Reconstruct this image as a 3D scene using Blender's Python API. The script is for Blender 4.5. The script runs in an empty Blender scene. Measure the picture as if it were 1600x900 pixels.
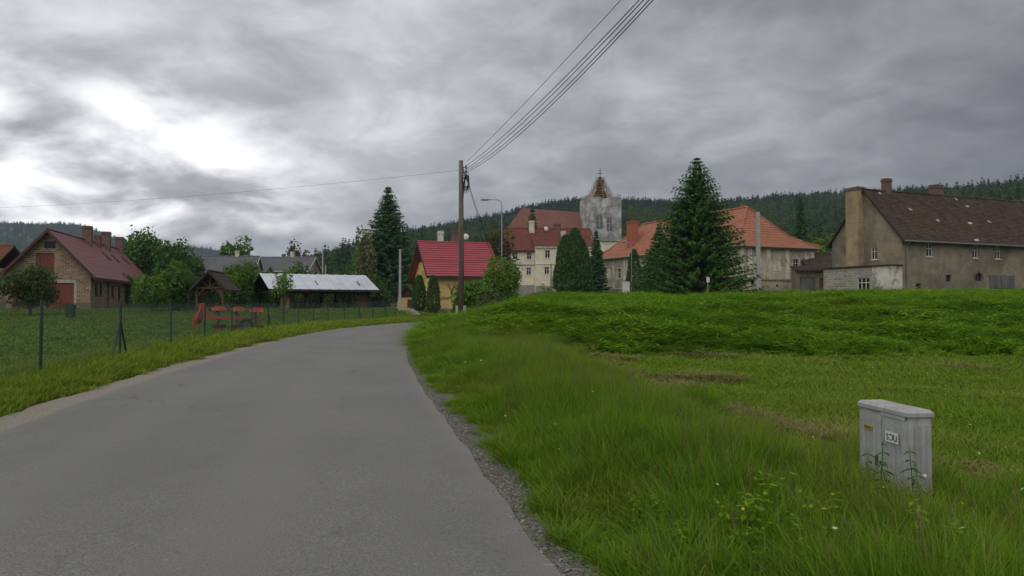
import bpy, math, random
import numpy as np
from mathutils import Vector, Matrix, noise as mnoise

SC = bpy.context.scene
COL = SC.collection
rad = math.radians
RNG = np.random.default_rng(7)

# ------------------------------------------------------------------ camera
CAM_Z = 1.55
F = 1200.0          # focal length in pixels of the 1600 px wide photograph
HOR = 475.0         # row of the horizon
cam_d = bpy.data.cameras.new('camera')
cam = bpy.data.objects.new('camera', cam_d)
COL.objects.link(cam)
cam.location = (0, 0, CAM_Z)
cam.rotation_euler = (rad(90) + math.atan((HOR - 450) / F), 0, 0)
cam_d.sensor_width = 36.0
cam_d.lens = 36.0 * F / 1600.0
cam_d.clip_start = 0.05
cam_d.clip_end = 12000
SC.camera = cam

# ------------------------------------------------------------------ world, sun, exposure
SUN_EL, SUN_AZ = 55.0, -158.0          # azimuth from +Y, negative = to the left
world = bpy.data.worlds.new('World')
SC.world = world
world.use_nodes = True
wn = world.node_tree.nodes
wl = world.node_tree.links
wn.clear()


def wnode(t, **kw):
    n = wn.new(t)
    for k, v in kw.items():
        if k == 'op':
            n.operation = v
        elif k.startswith('i'):
            n.inputs[int(k[1:])].default_value = v
    return n


def wmath(op, a, b=None, clamp=False):
    n = wn.new('ShaderNodeMath')
    n.operation = op
    n.use_clamp = clamp
    for i, v in enumerate((a, b)):
        if v is None:
            continue
        if isinstance(v, (int, float)):
            n.inputs[i].default_value = v
        else:
            wl.new(v, n.inputs[i])
    return n.outputs[0]


tc = wn.new('ShaderNodeTexCoord')
sep = wn.new('ShaderNodeSeparateXYZ')
wl.new(tc.outputs['Generated'], sep.inputs[0])
zc = wmath('MAXIMUM', sep.outputs[2], 0.0)
den = wmath('ADD', zc, 0.34)
px_ = wmath('DIVIDE', sep.outputs[0], den)
py_ = wmath('DIVIDE', sep.outputs[1], den)
comb = wn.new('ShaderNodeCombineXYZ')
wl.new(px_, comb.inputs[0])
wl.new(py_, comb.inputs[1])


def wnoise(scale, detail, rough, off=(0, 0, 0), dist=0.0, stretch=(1, 1, 1)):
    mp = wn.new('ShaderNodeMapping')
    mp.inputs['Location'].default_value = off
    mp.inputs['Scale'].default_value = stretch
    wl.new(comb.outputs[0], mp.inputs[0])
    n = wn.new('ShaderNodeTexNoise')
    n.inputs['Scale'].default_value = scale
    n.inputs['Detail'].default_value = detail
    n.inputs['Roughness'].default_value = rough
    n.inputs['Distortion'].default_value = dist
    wl.new(mp.outputs[0], n.inputs['Vector'])
    return n.outputs[0]


def wramp(v, lo, hi, a, b, smooth=True):
    n = wn.new('ShaderNodeMapRange')
    n.interpolation_type = 'SMOOTHSTEP' if smooth else 'LINEAR'
    n.inputs[1].default_value = lo
    n.inputs[2].default_value = hi
    n.inputs[3].default_value = a
    n.inputs[4].default_value = b
    wl.new(v, n.inputs[0])
    return n.outputs[0]


# overcast dome, brighter overhead (as a covered sky is), broken by layered cloud
n1 = wnoise(2.0, 7, 0.56, (3.1, 1.7, 0), 0.25)
n2 = wnoise(5.0, 7, 0.58, (9.4, 4.2, 0), 0.35)
n3 = wnoise(0.8, 3, 0.5, (5.2, 7.7, 0))
base = wramp(zc, 0.0, 1.0, 0.150, 0.42, False)
c1 = wramp(n1, 0.32, 0.70, 0.74, 1.20)
c2 = wramp(n2, 0.32, 0.70, 0.80, 1.18)
c3 = wramp(n3, 0.32, 0.68, 0.86, 1.14)
lum = wmath('MULTIPLY', wmath('MULTIPLY', wmath('MULTIPLY', base, c1), c2), c3)
# the sun behind the cloud: a broad glow and a thin, torn patch
gaz, gel = rad(-36.0), rad(10.0)
gd = Vector((math.sin(gaz) * math.cos(gel), math.cos(gaz) * math.cos(gel), math.sin(gel)))
dotn = wn.new('ShaderNodeVectorMath')
dotn.operation = 'DOT_PRODUCT'
nrm = wn.new('ShaderNodeVectorMath')
nrm.operation = 'NORMALIZE'
wl.new(tc.outputs['Generated'], nrm.inputs[0])
wl.new(nrm.outputs[0], dotn.inputs[0])
dotn.inputs[1].default_value = gd
glow = wramp(dotn.outputs['Value'], 0.30, 1.0, 0.82, 1.75)
gap = wmath('MULTIPLY', wramp(dotn.outputs['Value'], 0.885, 0.99, 0.0, 1.0), wramp(zc, 0.15, 0.34, 1.0, 0.0))
tear = wramp(wnoise(3.2, 6, 0.52, (1.3, 8.8, 0), 0.25), 0.38, 0.66, 0.0, 1.0)
lum = wmath('MULTIPLY', lum, glow)
lum = wmath('ADD', lum, wmath('MULTIPLY', wmath('MULTIPLY', gap, tear), 0.78))
cr = wn.new('ShaderNodeValToRGB')
cr.color_ramp.elements[0].position = 0.0
cr.color_ramp.elements[0].color = (0.93, 0.96, 1.045, 1)
cr.color_ramp.elements[1].position = 0.6
cr.color_ramp.elements[1].color = (0.985, 0.985, 1.015, 1)
wl.new(lum, cr.inputs[0])
vm = wn.new('ShaderNodeVectorMath')
vm.operation = 'SCALE'
wl.new(cr.outputs[0], vm.inputs[0])
wl.new(lum, vm.inputs['Scale'])
sky = wn.new('ShaderNodeTexSky')
sky.sky_type = 'NISHITA'
sky.sun_disc = False
sky.sun_elevation = rad(SUN_EL)
sky.sun_rotation = rad(SUN_AZ)
sky.dust_density = 3.0
bgc = wn.new('ShaderNodeBackground')
wl.new(vm.outputs[0], bgc.inputs[0])
bgc.inputs[1].default_value = 1.0
bgs = wn.new('ShaderNodeBackground')
wl.new(sky.outputs[0], bgs.inputs[0])
bgs.inputs[1].default_value = 0.05
mixw = wn.new('ShaderNodeMixShader')
mixw.inputs[0].default_value = 0.93      # nearly all of the blue sky is behind cloud
wl.new(bgs.outputs[0], mixw.inputs[1])
wl.new(bgc.outputs[0], mixw.inputs[2])
wo = wn.new('ShaderNodeOutputWorld')
wl.new(mixw.outputs[0], wo.inputs[0])

sun_d = bpy.data.lights.new('sun', 'SUN')
sun_d.energy = 1.2
sun_d.angle = rad(90)
sun_d.color = (1.0, 0.965, 0.91)
sun = bpy.data.objects.new('sun', sun_d)
COL.objects.link(sun)
sdir = Vector((math.sin(rad(SUN_AZ)) * math.cos(rad(SUN_EL)), math.cos(rad(SUN_AZ)) * math.cos(rad(SUN_EL)), math.sin(rad(SUN_EL))))
sun.rotation_euler = sdir.to_track_quat('Z', 'Y').to_euler()
sun.location = sdir * 300

SC.render.engine = 'CYCLES'
SC.cycles.use_denoising = True
SC.cycles.max_bounces = 6
SC.cycles.diffuse_bounces = 4
SC.cycles.transparent_max_bounces = 6
SC.cycles.volume_bounces = 0
SC.view_settings.view_transform = 'Standard'
SC.view_settings.look = 'None'
SC.view_settings.exposure = 0.6
SC.view_settings.gamma = 1.0
SC.view_settings.use_curve_mapping = False


# ------------------------------------------------------------------ helpers
def PX(px, Y):
    """world x of photograph column px at distance Y"""
    return (px - 800.0) / F * Y


def PZ(py, Y):
    """world z of photograph row py at distance Y"""
    return CAM_Z + (HOR - py) / F * Y


def sstep(a, b, x):
    t = np.clip((np.asarray(x, float) - a) / (b - a), 0, 1)
    return t * t * (3 - 2 * t)


def tag(o, label=None, cat=None, group=None, kind=None):
    if label:
        o['label'] = label
    if cat:
        o['category'] = cat
    if group:
        o['group'] = group
    if kind:
        o['kind'] = kind
    return o


def empty(name, loc, yaw=0.0, label=None, cat=None, group=None):
    o = bpy.data.objects.new(name, None)
    o.empty_display_size = 0.3
    COL.objects.link(o)
    o.location = loc
    o.rotation_euler = (0, 0, yaw)
    return tag(o, label, cat, group)


def link(name, me, parent=None, mats=None):
    o = bpy.data.objects.new(name, me)
    COL.objects.link(o)
    if parent is not None:
        o.parent = parent
    if mats is not None and len(me.materials) == 0:
        for m in (mats if isinstance(mats, (list, tuple)) else [mats]):
            me.materials.append(m)
    return o


def quad_mesh(name, V, Fq, mat=None, smooth=False):
    """fast mesh from an (N,3) vertex array and an (M,4) face array"""
    me = bpy.data.meshes.new(name)
    V = np.asarray(V, np.float32)
    Fq = np.asarray(Fq, np.int32)
    k = Fq.shape[1]
    me.vertices.add(len(V))
    me.vertices.foreach_set('co', V.ravel())
    me.loops.add(Fq.size)
    me.loops.foreach_set('vertex_index', Fq.ravel())
    me.polygons.add(len(Fq))
    me.polygons.foreach_set('loop_start', np.arange(0, Fq.size, k, dtype=np.int32))
    me.polygons.foreach_set('loop_total', np.full(len(Fq), k, np.int32))
    if smooth:
        me.polygons.foreach_set('use_smooth', np.ones(len(Fq), bool))
    me.update(calc_edges=True)
    if mat:
        me.materials.append(mat)
    return me


class MB:
    """collects boxes, tubes, sheets and polygons into one mesh"""

    def __init__(self):
        self.v = []
        self.f = []

    def add(self, vs, fs):
        b = len(self.v)
        self.v += [tuple(p) for p in vs]
        self.f += [tuple(b + i for i in f) for f in fs]
        return self

    def poly(self, pts):
        return self.add(pts, [tuple(range(len(pts)))])

    def box(self, x0, x1, y0, y1, z0, z1):
        vs = [(x, y, z) for z in (z0, z1) for y in (y0, y1) for x in (x0, x1)]
        return self.add(vs, [(0, 2, 3, 1), (4, 5, 7, 6), (0, 1, 5, 4), (1, 3, 7, 5), (3, 2, 6, 7), (2, 0, 4, 6)])

    def obox(self, c, ax, ay, az):
        """box with centre c and half-axis vectors"""
        c, ax, ay, az = Vector(c), Vector(ax), Vector(ay), Vector(az)
        vs = [c + ax * i + ay * j + az * k for k in (-1, 1) for j in (-1, 1) for i in (-1, 1)]
        return self.add(vs, [(0, 2, 3, 1), (4, 5, 7, 6), (0, 1, 5, 4), (1, 3, 7, 5), (3, 2, 6, 7), (2, 0, 4, 6)])

    def beam(self, p0, p1, w, h=None):
        h = h or w
        p0, p1 = Vector(p0), Vector(p1)
        d = (p1 - p0)
        L = d.length
        d.normalize()
        s = d.cross(Vector((0, 0, 1)))
        if s.length < 1e-4:
            s = Vector((1, 0, 0))
        s.normalize()
        u = s.cross(d)
        return self.obox((p0 + p1) / 2, d * L / 2, s * w / 2, u * h / 2)

    def path(self, pts, rads, n=6, caps=True):
        pts = [Vector(p) for p in pts]
        if isinstance(rads, (int, float)):
            rads = [rads] * len(pts)
        rings = []
        ref = None
        for i, p in enumerate(pts):
            d = (pts[min(i + 1, len(pts) - 1)] - pts[max(i - 1, 0)]).normalized()
            if ref is None:
                ref = Vector((1, 0, 0)) if abs(d.x) < 0.8 else Vector((0, 1, 0))
            s = (ref - d * ref.dot(d)).normalized()
            ref = s
            u = d.cross(s)
            rings.append([p + (s * math.cos(a) + u * math.sin(a)) * rads[i] for a in [2 * math.pi * k / n for k in range(n)]])
        vs = [q for r in rings for q in r]
        fs = []
        for i in range(len(pts) - 1):
            for k in range(n):
                fs.append((i * n + k, i * n + (k + 1) % n, (i + 1) * n + (k + 1) % n, (i + 1) * n + k))
        if caps:
            fs.append(tuple(range(n))[::-1])
            fs.append(tuple((len(pts) - 1) * n + k for k in range(n)))
        return self.add(vs, fs)

    def prism(self, pts, dvec):
        """extrude polygon pts along dvec"""
        n = len(pts)
        a = [Vector(p) for p in pts]
        d = Vector(dvec)
        vs = a + [p + d for p in a]
        fs = [tuple(range(n))[::-1], tuple(range(n, 2 * n))]
        for i in range(n):
            j = (i + 1) % n
            fs.append((i, j, n + j, n + i))
        return self.add(vs, fs)

    def lathe(self, prof, c=(0, 0, 0), n=16):
        vs, fs = [], []
        for (r, z) in prof:
            for k in range(n):
                a = 2 * math.pi * k / n
                vs.append((c[0] + r * math.cos(a), c[1] + r * math.sin(a), c[2] + z))
        for i in range(len(prof) - 1):
            for k in range(n):
                fs.append((i * n + k, i * n + (k + 1) % n, (i + 1) * n + (k + 1) % n, (i + 1) * n + k))
        return self.add(vs, fs)

    def mesh(self, name, mat=None, smooth=False):
        me = bpy.data.meshes.new(name)
        me.from_pydata(self.v, [], self.f)
        if smooth:
            me.polygons.foreach_set('use_smooth', [True] * len(me.polygons))
        me.update()
        if mat:
            me.materials.append(mat)
        return me

    def build(self, name, mat, parent=None, smooth=False):
        return link(name, self.mesh(name, mat, smooth), parent)


# ------------------------------------------------------------------ materials
def new_mat(name):
    m = bpy.data.materials.new(name)
    m.use_nodes = True
    nt = m.node_tree
    return m, nt, nt.nodes, nt.links, nt.nodes['Principled BSDF']


def _mix(nt, fac, a, b, blend='MIX'):
    n = nt.nodes.new('ShaderNodeMix')
    n.data_type = 'RGBA'
    n.blend_type = blend
    for sock, v in ((n.inputs[0], fac), (n.inputs[6], a), (n.inputs[7], b)):
        if isinstance(v, (int, float)):
            sock.default_value = v
        elif isinstance(v, tuple):
            sock.default_value = (v + (1,))[:4]
        else:
            nt.links.new(v, sock)
    return n.outputs[2]


def _rng(nt, v, lo, hi, a=0.0, b=1.0):
    n = nt.nodes.new('ShaderNodeMapRange')
    n.interpolation_type = 'SMOOTHSTEP'
    n.inputs[1].default_value = lo
    n.inputs[2].default_value = hi
    n.inputs[3].default_value = a
    n.inputs[4].default_value = b
    nt.links.new(v, n.inputs[0])
    return n.outputs[0]


def _noise(nt, vec, scale, detail=5, rough=0.55, dist=0.0):
    n = nt.nodes.new('ShaderNodeTexNoise')
    n.inputs['Scale'].default_value = scale
    n.inputs['Detail'].default_value = detail
    n.inputs['Roughness'].default_value = rough
    n.inputs['Distortion'].default_value = dist
    if vec is not None:
        nt.links.new(vec, n.inputs['Vector'])
    return n.outputs[0]


def _coords(nt, kind='Object', scale=(1, 1, 1)):
    t = nt.nodes.new('ShaderNodeTexCoord')
    mp = nt.nodes.new('ShaderNodeMapping')
    mp.inputs['Scale'].default_value = scale
    nt.links.new(t.outputs[kind], mp.inputs[0])
    return mp.outputs[0]


def _math(nt, op, a, b=None, clamp=False):
    n = nt.nodes.new('ShaderNodeMath')
    n.operation = op
    n.use_clamp = clamp
    for i, v in enumerate((a, b)):
        if v is None:
            continue
        if isinstance(v, (int, float)):
            n.inputs[i].default_value = v
        else:
            nt.links.new(v, n.inputs[i])
    return n.outputs[0]


def _bump(nt, bsdf, h, strength=0.3, dist=0.02):
    b = nt.nodes.new('ShaderNodeBump')
    b.inputs['Strength'].default_value = strength
    b.inputs['Distance'].default_value = dist
    nt.links.new(h, b.inputs['Height'])
    nt.links.new(b.outputs[0], bsdf.inputs['Normal'])


def mat_plain(name, col, rough=0.8, var=0.25, scale=3.0, metal=0.0, bump=0.2, dirt=None, dscale=0.6, dlo=0.5, dhi=0.75, stretch=(1, 1, 1)):
    m, nt, N, L, B = new_mat(name)
    v = _coords(nt, 'Object', stretch)
    n = _noise(nt, v, scale, 6, 0.6)
    dark = tuple(c * (1 - var) for c in col)
    light = tuple(min(1, c * (1 + var)) for c in col)
    c = _mix(nt, _rng(nt, n, 0.3, 0.7), dark, light)
    if dirt:
        d = _noise(nt, v, dscale, 7, 0.62, 0.4)
        c = _mix(nt, _rng(nt, d, dlo, dhi), c, dirt)
    L.new(c, B.inputs['Base Color'])
    B.inputs['Roughness'].default_value = rough
    B.inputs['Metallic'].default_value = metal
    if bump:
        _bump(nt, B, _noise(nt, v, scale * 6, 5, 0.6), bump)
    return m


def mat_roof(name, col, rows=3.0, cols=4.0, var=0.25, moss=None, rough=0.85, band=0.35, mlo=0.55, mhi=0.75):
    """tiled roof: tile columns and courses, uneven tile colour, moss"""
    m, nt, N, L, B = new_mat(name)
    t = N.new('ShaderNodeTexCoord')
    s = N.new('ShaderNodeSeparateXYZ')
    L.new(t.outputs['Object'], s.inputs[0])
    cb = N.new('ShaderNodeCombineXYZ')
    L.new(_math(nt, 'MULTIPLY', _math(nt, 'ADD', s.outputs[0], s.outputs[1]), cols), cb.inputs[0])
    L.new(_math(nt, 'MULTIPLY', s.outputs[2], rows), cb.inputs[1])
    br = N.new('ShaderNodeTexBrick')
    br.inputs['Scale'].default_value = 1.0
    br.inputs['Mortar Size'].default_value = 0.07
    br.inputs['Mortar Smooth'].default_value = 0.6
    br.inputs['Brick Width'].default_value = 1.0
    br.inputs['Row Height'].default_value = 1.0
    br.inputs['Color1'].default_value = tuple(c * (1 - var) for c in col) + (1,)
    br.inputs['Color2'].default_value = tuple(c * (1 + var) for c in col) + (1,)
    br.inputs['Mortar'].default_value = tuple(c * (1 - band) for c in col) + (1,)
    L.new(cb.outputs[0], br.inputs['Vector'])
    v = t.outputs['Object']
    big = _noise(nt, v, 0.5, 6, 0.6)
    c = _mix(nt, _rng(nt, big, 0.3, 0.7, 0, 0.5), br.outputs[0], tuple(x * 0.7 for x in col))
    if moss:
        d = _noise(nt, v, 0.9, 8, 0.65, 0.5)
        c = _mix(nt, _rng(nt, d, mlo, mhi, 0, 0.8), c, moss)
    L.new(c, B.inputs['Base Color'])
    B.inputs['Roughness'].default_value = rough
    B.inputs['Specular IOR Level'].default_value = 0.2
    _bump(nt, B, br.outputs['Fac'], -0.4, 0.03)
    return m


def mat_masonry(name, c1, c2, mortar, bw=0.55, bh=0.26, ms=0.05, dirt=(0.2, 0.17, 0.13)):
    m, nt, N, L, B = new_mat(name)
    t = N.new('ShaderNodeTexCoord')
    s = N.new('ShaderNodeSeparateXYZ')
    L.new(t.outputs['Object'], s.inputs[0])
    cb = N.new('ShaderNodeCombineXYZ')
    wob = _noise(nt, t.outputs['Object'], 1.7, 3, 0.5)
    L.new(_math(nt, 'ADD', _math(nt, 'ADD', s.outputs[0], s.outputs[1]), _math(nt, 'MULTIPLY', wob, 0.25)), cb.inputs[0])
    L.new(_math(nt, 'ADD', s.outputs[2], _math(nt, 'MULTIPLY', wob, 0.12)), cb.inputs[1])
    br = N.new('ShaderNodeTexBrick')
    br.inputs['Scale'].default_value = 1.0
    br.inputs['Brick Width'].default_value = bw
    br.inputs['Row Height'].default_value = bh
    br.inputs['Mortar Size'].default_value = ms
    br.inputs['Mortar Smooth'].default_value = 0.3
    br.inputs['Color1'].default_value = c1 + (1,)
    br.inputs['Color2'].default_value = c2 + (1,)
    br.inputs['Mortar'].default_value = mortar + (1,)
    L.new(cb.outputs[0], br.inputs['Vector'])
    d = _noise(nt, t.outputs['Object'], 1.1, 6, 0.6)
    c = _mix(nt, _rng(nt, d, 0.45, 0.75, 0, 0.6), br.outputs[0], dirt)
    L.new(c, B.inputs['Base Color'])
    B.inputs['Roughness'].default_value = 0.9
    _bump(nt, B, br.outputs['Fac'], -0.5, 0.02)
    return m


def mat_leaf(name, c1, c2, trans=0.35, warm=None, patch=0.0, pscale=0.12, c3=None):
    """leaf: colour differs leaf by leaf, plant by plant and in patches of ground"""
    m, nt, N, L, B = new_mat(name)
    g = N.new('ShaderNodeNewGeometry')
    oi = N.new('ShaderNodeObjectInfo')
    c = _mix(nt, g.outputs['Random Per Island'], c1, c2)
    c = _mix(nt, _math(nt, 'MULTIPLY', oi.outputs['Random'], 0.55), c, c3 if c3 else tuple(x * 0.62 for x in c1))
    if warm:
        n = _noise(nt, g.outputs['Position'], pscale, 5, 0.6)
        c = _mix(nt, _rng(nt, n, 0.45, 0.68, 0, patch), c, warm)
    N.remove(B)
    df = N.new('ShaderNodeBsdfDiffuse')
    tr = N.new('ShaderNodeBsdfTranslucent')
    mx = N.new('ShaderNodeMixShader')
    mx.inputs[0].default_value = trans
    L.new(c, df.inputs[0])
    L.new(c, tr.inputs[0])
    L.new(df.outputs[0], mx.inputs[1])
    L.new(tr.outputs[0], mx.inputs[2])
    L.new(mx.outputs[0], N['Material Output'].inputs['Surface'])
    return m


def mat_glass(name='window_glass', col=(0.012, 0.014, 0.016)):
    m, nt, N, L, B = new_mat(name)
    B.inputs['Base Color'].default_value = col + (1,)
    B.inputs['Roughness'].default_value = 0.08
    B.inputs['Specular IOR Level'].default_value = 0.6
    return m


M = {}
M['bark'] = mat_plain('bark', (0.09, 0.07, 0.055), 0.95, 0.4, 6, bump=0.6, stretch=(1, 1, 0.25))
M['barkgrey'] = mat_plain('bark_grey', (0.16, 0.145, 0.125), 0.95, 0.4, 6, bump=0.6, stretch=(1, 1, 0.25))
M['glass'] = mat_glass()
M['white'] = mat_plain('white_paint', (0.62, 0.61, 0.58), 0.7, 0.12, 5)
M['darkwood'] = mat_plain('dark_stained_wood', (0.035, 0.026, 0.021), 0.85, 0.4, 4, stretch=(1, 1, 6))
M['brownwood'] = mat_plain('brown_wood', (0.12, 0.062, 0.036), 0.85, 0.35, 4, stretch=(1, 1, 6))
M['concrete'] = mat_plain('concrete', (0.36, 0.35, 0.33), 0.9, 0.15, 4, dirt=(0.2, 0.19, 0.17))
M['steel'] = mat_plain('galvanised_steel', (0.33, 0.34, 0.35), 0.5, 0.12, 5, metal=0.6)
M['cable'] = mat_plain('black_cable', (0.016, 0.016, 0.017), 0.6, 0.1, 5, bump=0)
M['dark'] = mat_plain('dark_interior', (0.02, 0.018, 0.017), 0.95, 0.2, 2)

# ------------------------------------------------------------------ road course and terrain
ROADC = [(10.4, -60), (7.4, -45), (4.4, -30), (2.4, -20), (0.4, -10), (-0.6, -5), (-1.6, 0), (-2.5, 4.4), (-3.3, 8.65), (-4.55, 14.9), (-6.2, 25.5), (-7.3, 36), (-7.75, 45),
         (-7.4, 54), (-5.9, 62), (-3.0, 69), (1.5, 74), (8, 78), (14, 80.5), (20, 82)]


def smooth_path(pts, step=1.5):
    """Catmull-Rom resampling"""
    P = [np.array(p, float) for p in pts]
    out = []
    for i in range(len(P) - 1):
        p0, p1, p2, p3 = P[max(i - 1, 0)], P[i], P[i + 1], P[min(i + 2, len(P) - 1)]
        n = max(2, int(np.linalg.norm(p2 - p1) / step))
        for k in range(n):
            t = k / n
            m1, m2 = (p2 - p0) / 2, (p3 - p1) / 2
            if i == 0:
                m1 = p2 - p1
            if i == len(P) - 2:
                m2 = p2 - p1
            t2, t3 = t * t, t * t * t
            out.append(p1 * (2 * t3 - 3 * t2 + 1) + m1 * (t3 - 2 * t2 + t) + p2 * (-2 * t3 + 3 * t2) + m2 * (t3 - t2))
    out.append(P[-1])
    return np.array(out)


ROAD = smooth_path(ROADC, 1.5)
HALF = 2.7


def road_s(x, y):
    """signed distance to the road's centre line, positive on its right"""
    x = np.atleast_1d(np.asarray(x, float))
    y = np.atleast_1d(np.asarray(y, float))
    best = np.full(x.shape, 1e9)
    out = np.zeros(x.shape)
    for i in range(len(ROAD) - 1):
        a, b = ROAD[i], ROAD[i + 1]
        d = b - a
        l2 = d @ d
        t = np.clip(((x - a[0]) * d[0] + (y - a[1]) * d[1]) / l2, 0, 1)
        qx, qy = x - a[0] - t * d[0], y - a[1] - t * d[1]
        dd = np.hypot(qx, qy)
        s = np.sign(d[1] * (x - a[0]) - d[0] * (y - a[1]))
        w = dd < best
        best = np.where(w, dd, best)
        out = np.where(w, dd * s, out)
    return out


SK_A = [(-600, 440), (250, 428), (400, 415), (440, 403), (480, 396), (530, 381), (560, 374), (640, 356), (700, 348), (760, 340), (800, 334),
        (860, 324), (900, 320), (960, 320), (1000, 321), (1060, 323), (1130, 322), (1200, 315), (1300, 309), (1400, 304), (1500, 298),
        (1560, 291), (1600, 285), (1800, 262), (2300, 300)]
R_A = [(-600, 600), (400, 420), (600, 620), (800, 950), (1300, 950), (1500, 760), (1600, 680), (2300, 600)]
SK_B = [(-900, 380), (-200, 350), (0, 349), (60, 351), (100, 350), (130, 354), (150, 361), (180, 372), (230, 386), (290, 387), (310, 387), (340, 392),
        (370, 401), (420, 412), (500, 425), (700, 450), (1600, 450)]


def h_hill(x, y):
    r = np.hypot(x, y)
    yy = np.maximum(y, 0.35 * np.abs(x) + 1e-3)
    px = np.clip(800 + F * x / yy, -900, 2300)
    front = sstep(-0.35, 0.45, y / np.maximum(r, 1e-3))
    dep = lambda R: R * np.maximum(0.45, y / np.maximum(r, 1e-3))
    RA = np.interp(px, [p[0] for p in R_A], [p[1] for p in R_A])
    SA = np.interp(px, [p[0] for p in SK_A], [p[1] for p in SK_A])
    HA = dep(RA) * (HOR - SA) / F - 13
    tA = np.clip((r - 150) / (RA - 150), 0, 1)
    zA = HA * (0.35 * tA + 0.65 * tA * tA * (3 - 2 * tA)) * (1 - 0.45 * sstep(RA * 1.05, RA * 2.2, r))
    RB = 2500.0
    SB = np.interp(px, [p[0] for p in SK_B], [p[1] for p in SK_B])
    HB = dep(RB) * (HOR - SB) / F - 16
    zB = HB * sstep(900, RB, r) * (1 - 0.4 * sstep(RB * 1.05, RB * 1.8, r))
    return np.maximum(zA, zB) * front


def ground(x, y):
    x = np.atleast_1d(np.asarray(x, float))
    y = np.atleast_1d(np.asarray(y, float))
    s = road_s(x, y)
    e = s - HALF
    el = -s - HALF
    wob = 0.8 * np.sin(x * 0.21 + 1.3) + 0.5 * np.sin(x * 0.53 + y * 0.2)
    tb = sstep(22, 39, y + wob) * sstep(0.2, 5.6, e)
    tb = np.maximum(tb, sstep(84, 91, y) * sstep(-5, 6, x))
    bank = tb * (1.12 + np.clip(y - 40, 0, 90) * 0.027 + 0.012 * np.clip(x, 0, 45) + 0.10 * np.sin(x * 0.31) * np.cos(y * 0.23))
    left = sstep(1, 12, el) * sstep(32, 88, y) * 1.05 * (1 - sstep(-5, 6, x) * sstep(84, 91, y))
    left = left + 0.07 * sstep(0.3, 2.2, el)
    verge = 0.10 * np.exp(-((e - 1.6) / 1.0) ** 2) * (y < 60)
    under = -0.06 * (1 - sstep(HALF + 0.45, HALF + 0.85, np.abs(s)))
    bump = 0.03 * np.sin(x * 1.7 + 0.4 * y) * np.sin(y * 1.3) * sstep(0.8, 2.0, np.abs(s) - HALF)
    return bank + left + verge + under + bump + h_hill(x, y)


def gz(x, y):
    return float(ground(x, y)[0])


# ground: one sheet on a polar grid out to the far hills
rs = np.concatenate([[0.0], np.geomspace(0.8, 70, 190), np.geomspace(71.5, 4600, 110)])
azs = np.concatenate([np.arange(-180, -48, 4.0), np.arange(-48, 48, 0.4), np.arange(48, 180, 4.0)])
AZ, RR = np.meshgrid(np.radians(azs), rs)
GX, GY = RR * np.sin(AZ), RR * np.cos(AZ)
GZ = ground(GX.ravel(), GY.ravel())
nv, na = GX.shape
idx = np.arange(nv * na).reshape(nv, na)
a = idx[:-1, :]
b = idx[1:, :]
fq = np.stack([a, np.roll(a, -1, 1), np.roll(b, -1, 1), b], -1).reshape(-1, 4)

m, nt, N, L, B = new_mat('meadow_soil')
g = N.new('ShaderNodeNewGeometry')
pos = g.outputs['Position']
c = _mix(nt, _rng(nt, _noise(nt, pos, 0.35, 6, 0.6), 0.35, 0.65), (0.050, 0.070, 0.014), (0.080, 0.098, 0.024))
c = _mix(nt, _rng(nt, _noise(nt, pos, 3.0, 5, 0.65), 0.35, 0.7, 0, 0.6), c, (0.040, 0.062, 0.012))
c = _mix(nt, _rng(nt, _noise(nt, pos, 0.9, 6, 0.65, 0.4), 0.60, 0.74, 0, 0.55), c, (0.15, 0.12, 0.06))
L.new(c, B.inputs['Base Color'])
B.inputs['Roughness'].default_value = 1.0
B.inputs['Specular IOR Level'].default_value = 0.1
_bump(nt, B, _noise(nt, pos, 9, 6, 0.7), 0.8, 0.05)
gnd = link('ground', quad_mesh('ground', np.stack([GX.ravel(), GY.ravel(), GZ], -1), fq, m, True))
tag(gnd, 'green meadow ground rising to the wooded hills', kind='structure')


# road and shoulders: ribbons on the flat strip of the ground
def normals2(P):
    d = np.gradient(P, axis=0)
    d /= np.linalg.norm(d, axis=1)[:, None]
    return np.stack([d[:, 1], -d[:, 0]], -1)     # to the right


ROADF = smooth_path(ROADC, 0.35)
NRM = normals2(ROADF)


def ribbon(name, offs_l, offs_r, z, mat, cross=6, crown=0.0):
    """offs may vary along the road; z a function of the position across"""
    n = len(ROADF)
    V = []
    for k in range(cross + 1):
        t = k / cross
        o = offs_l * (1 - t) + offs_r * t
        p = ROADF + NRM * o[:, None]
        zz = z + crown * (1 - (2 * t - 1) ** 2)
        V.append(np.concatenate([p, np.full((n, 1), zz)], 1))
    V = np.stack(V, 1).reshape(-1, 3)
    i = np.arange((n) * (cross + 1)).reshape(n, cross + 1)
    fq = np.stack([i[:-1, :-1], i[:-1, 1:], i[1:, 1:], i[1:, :-1]], -1).reshape(-1, 4)
    me = quad_mesh(name, V, fq, mat, True)
    at = me.attributes.new('across', 'FLOAT', 'POINT')
    at.data.foreach_set('value', np.stack([offs_l * (1 - k / cross) + offs_r * k / cross for k in range(cross + 1)], 1).astype(np.float32).ravel())
    return link(name, me)


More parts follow.
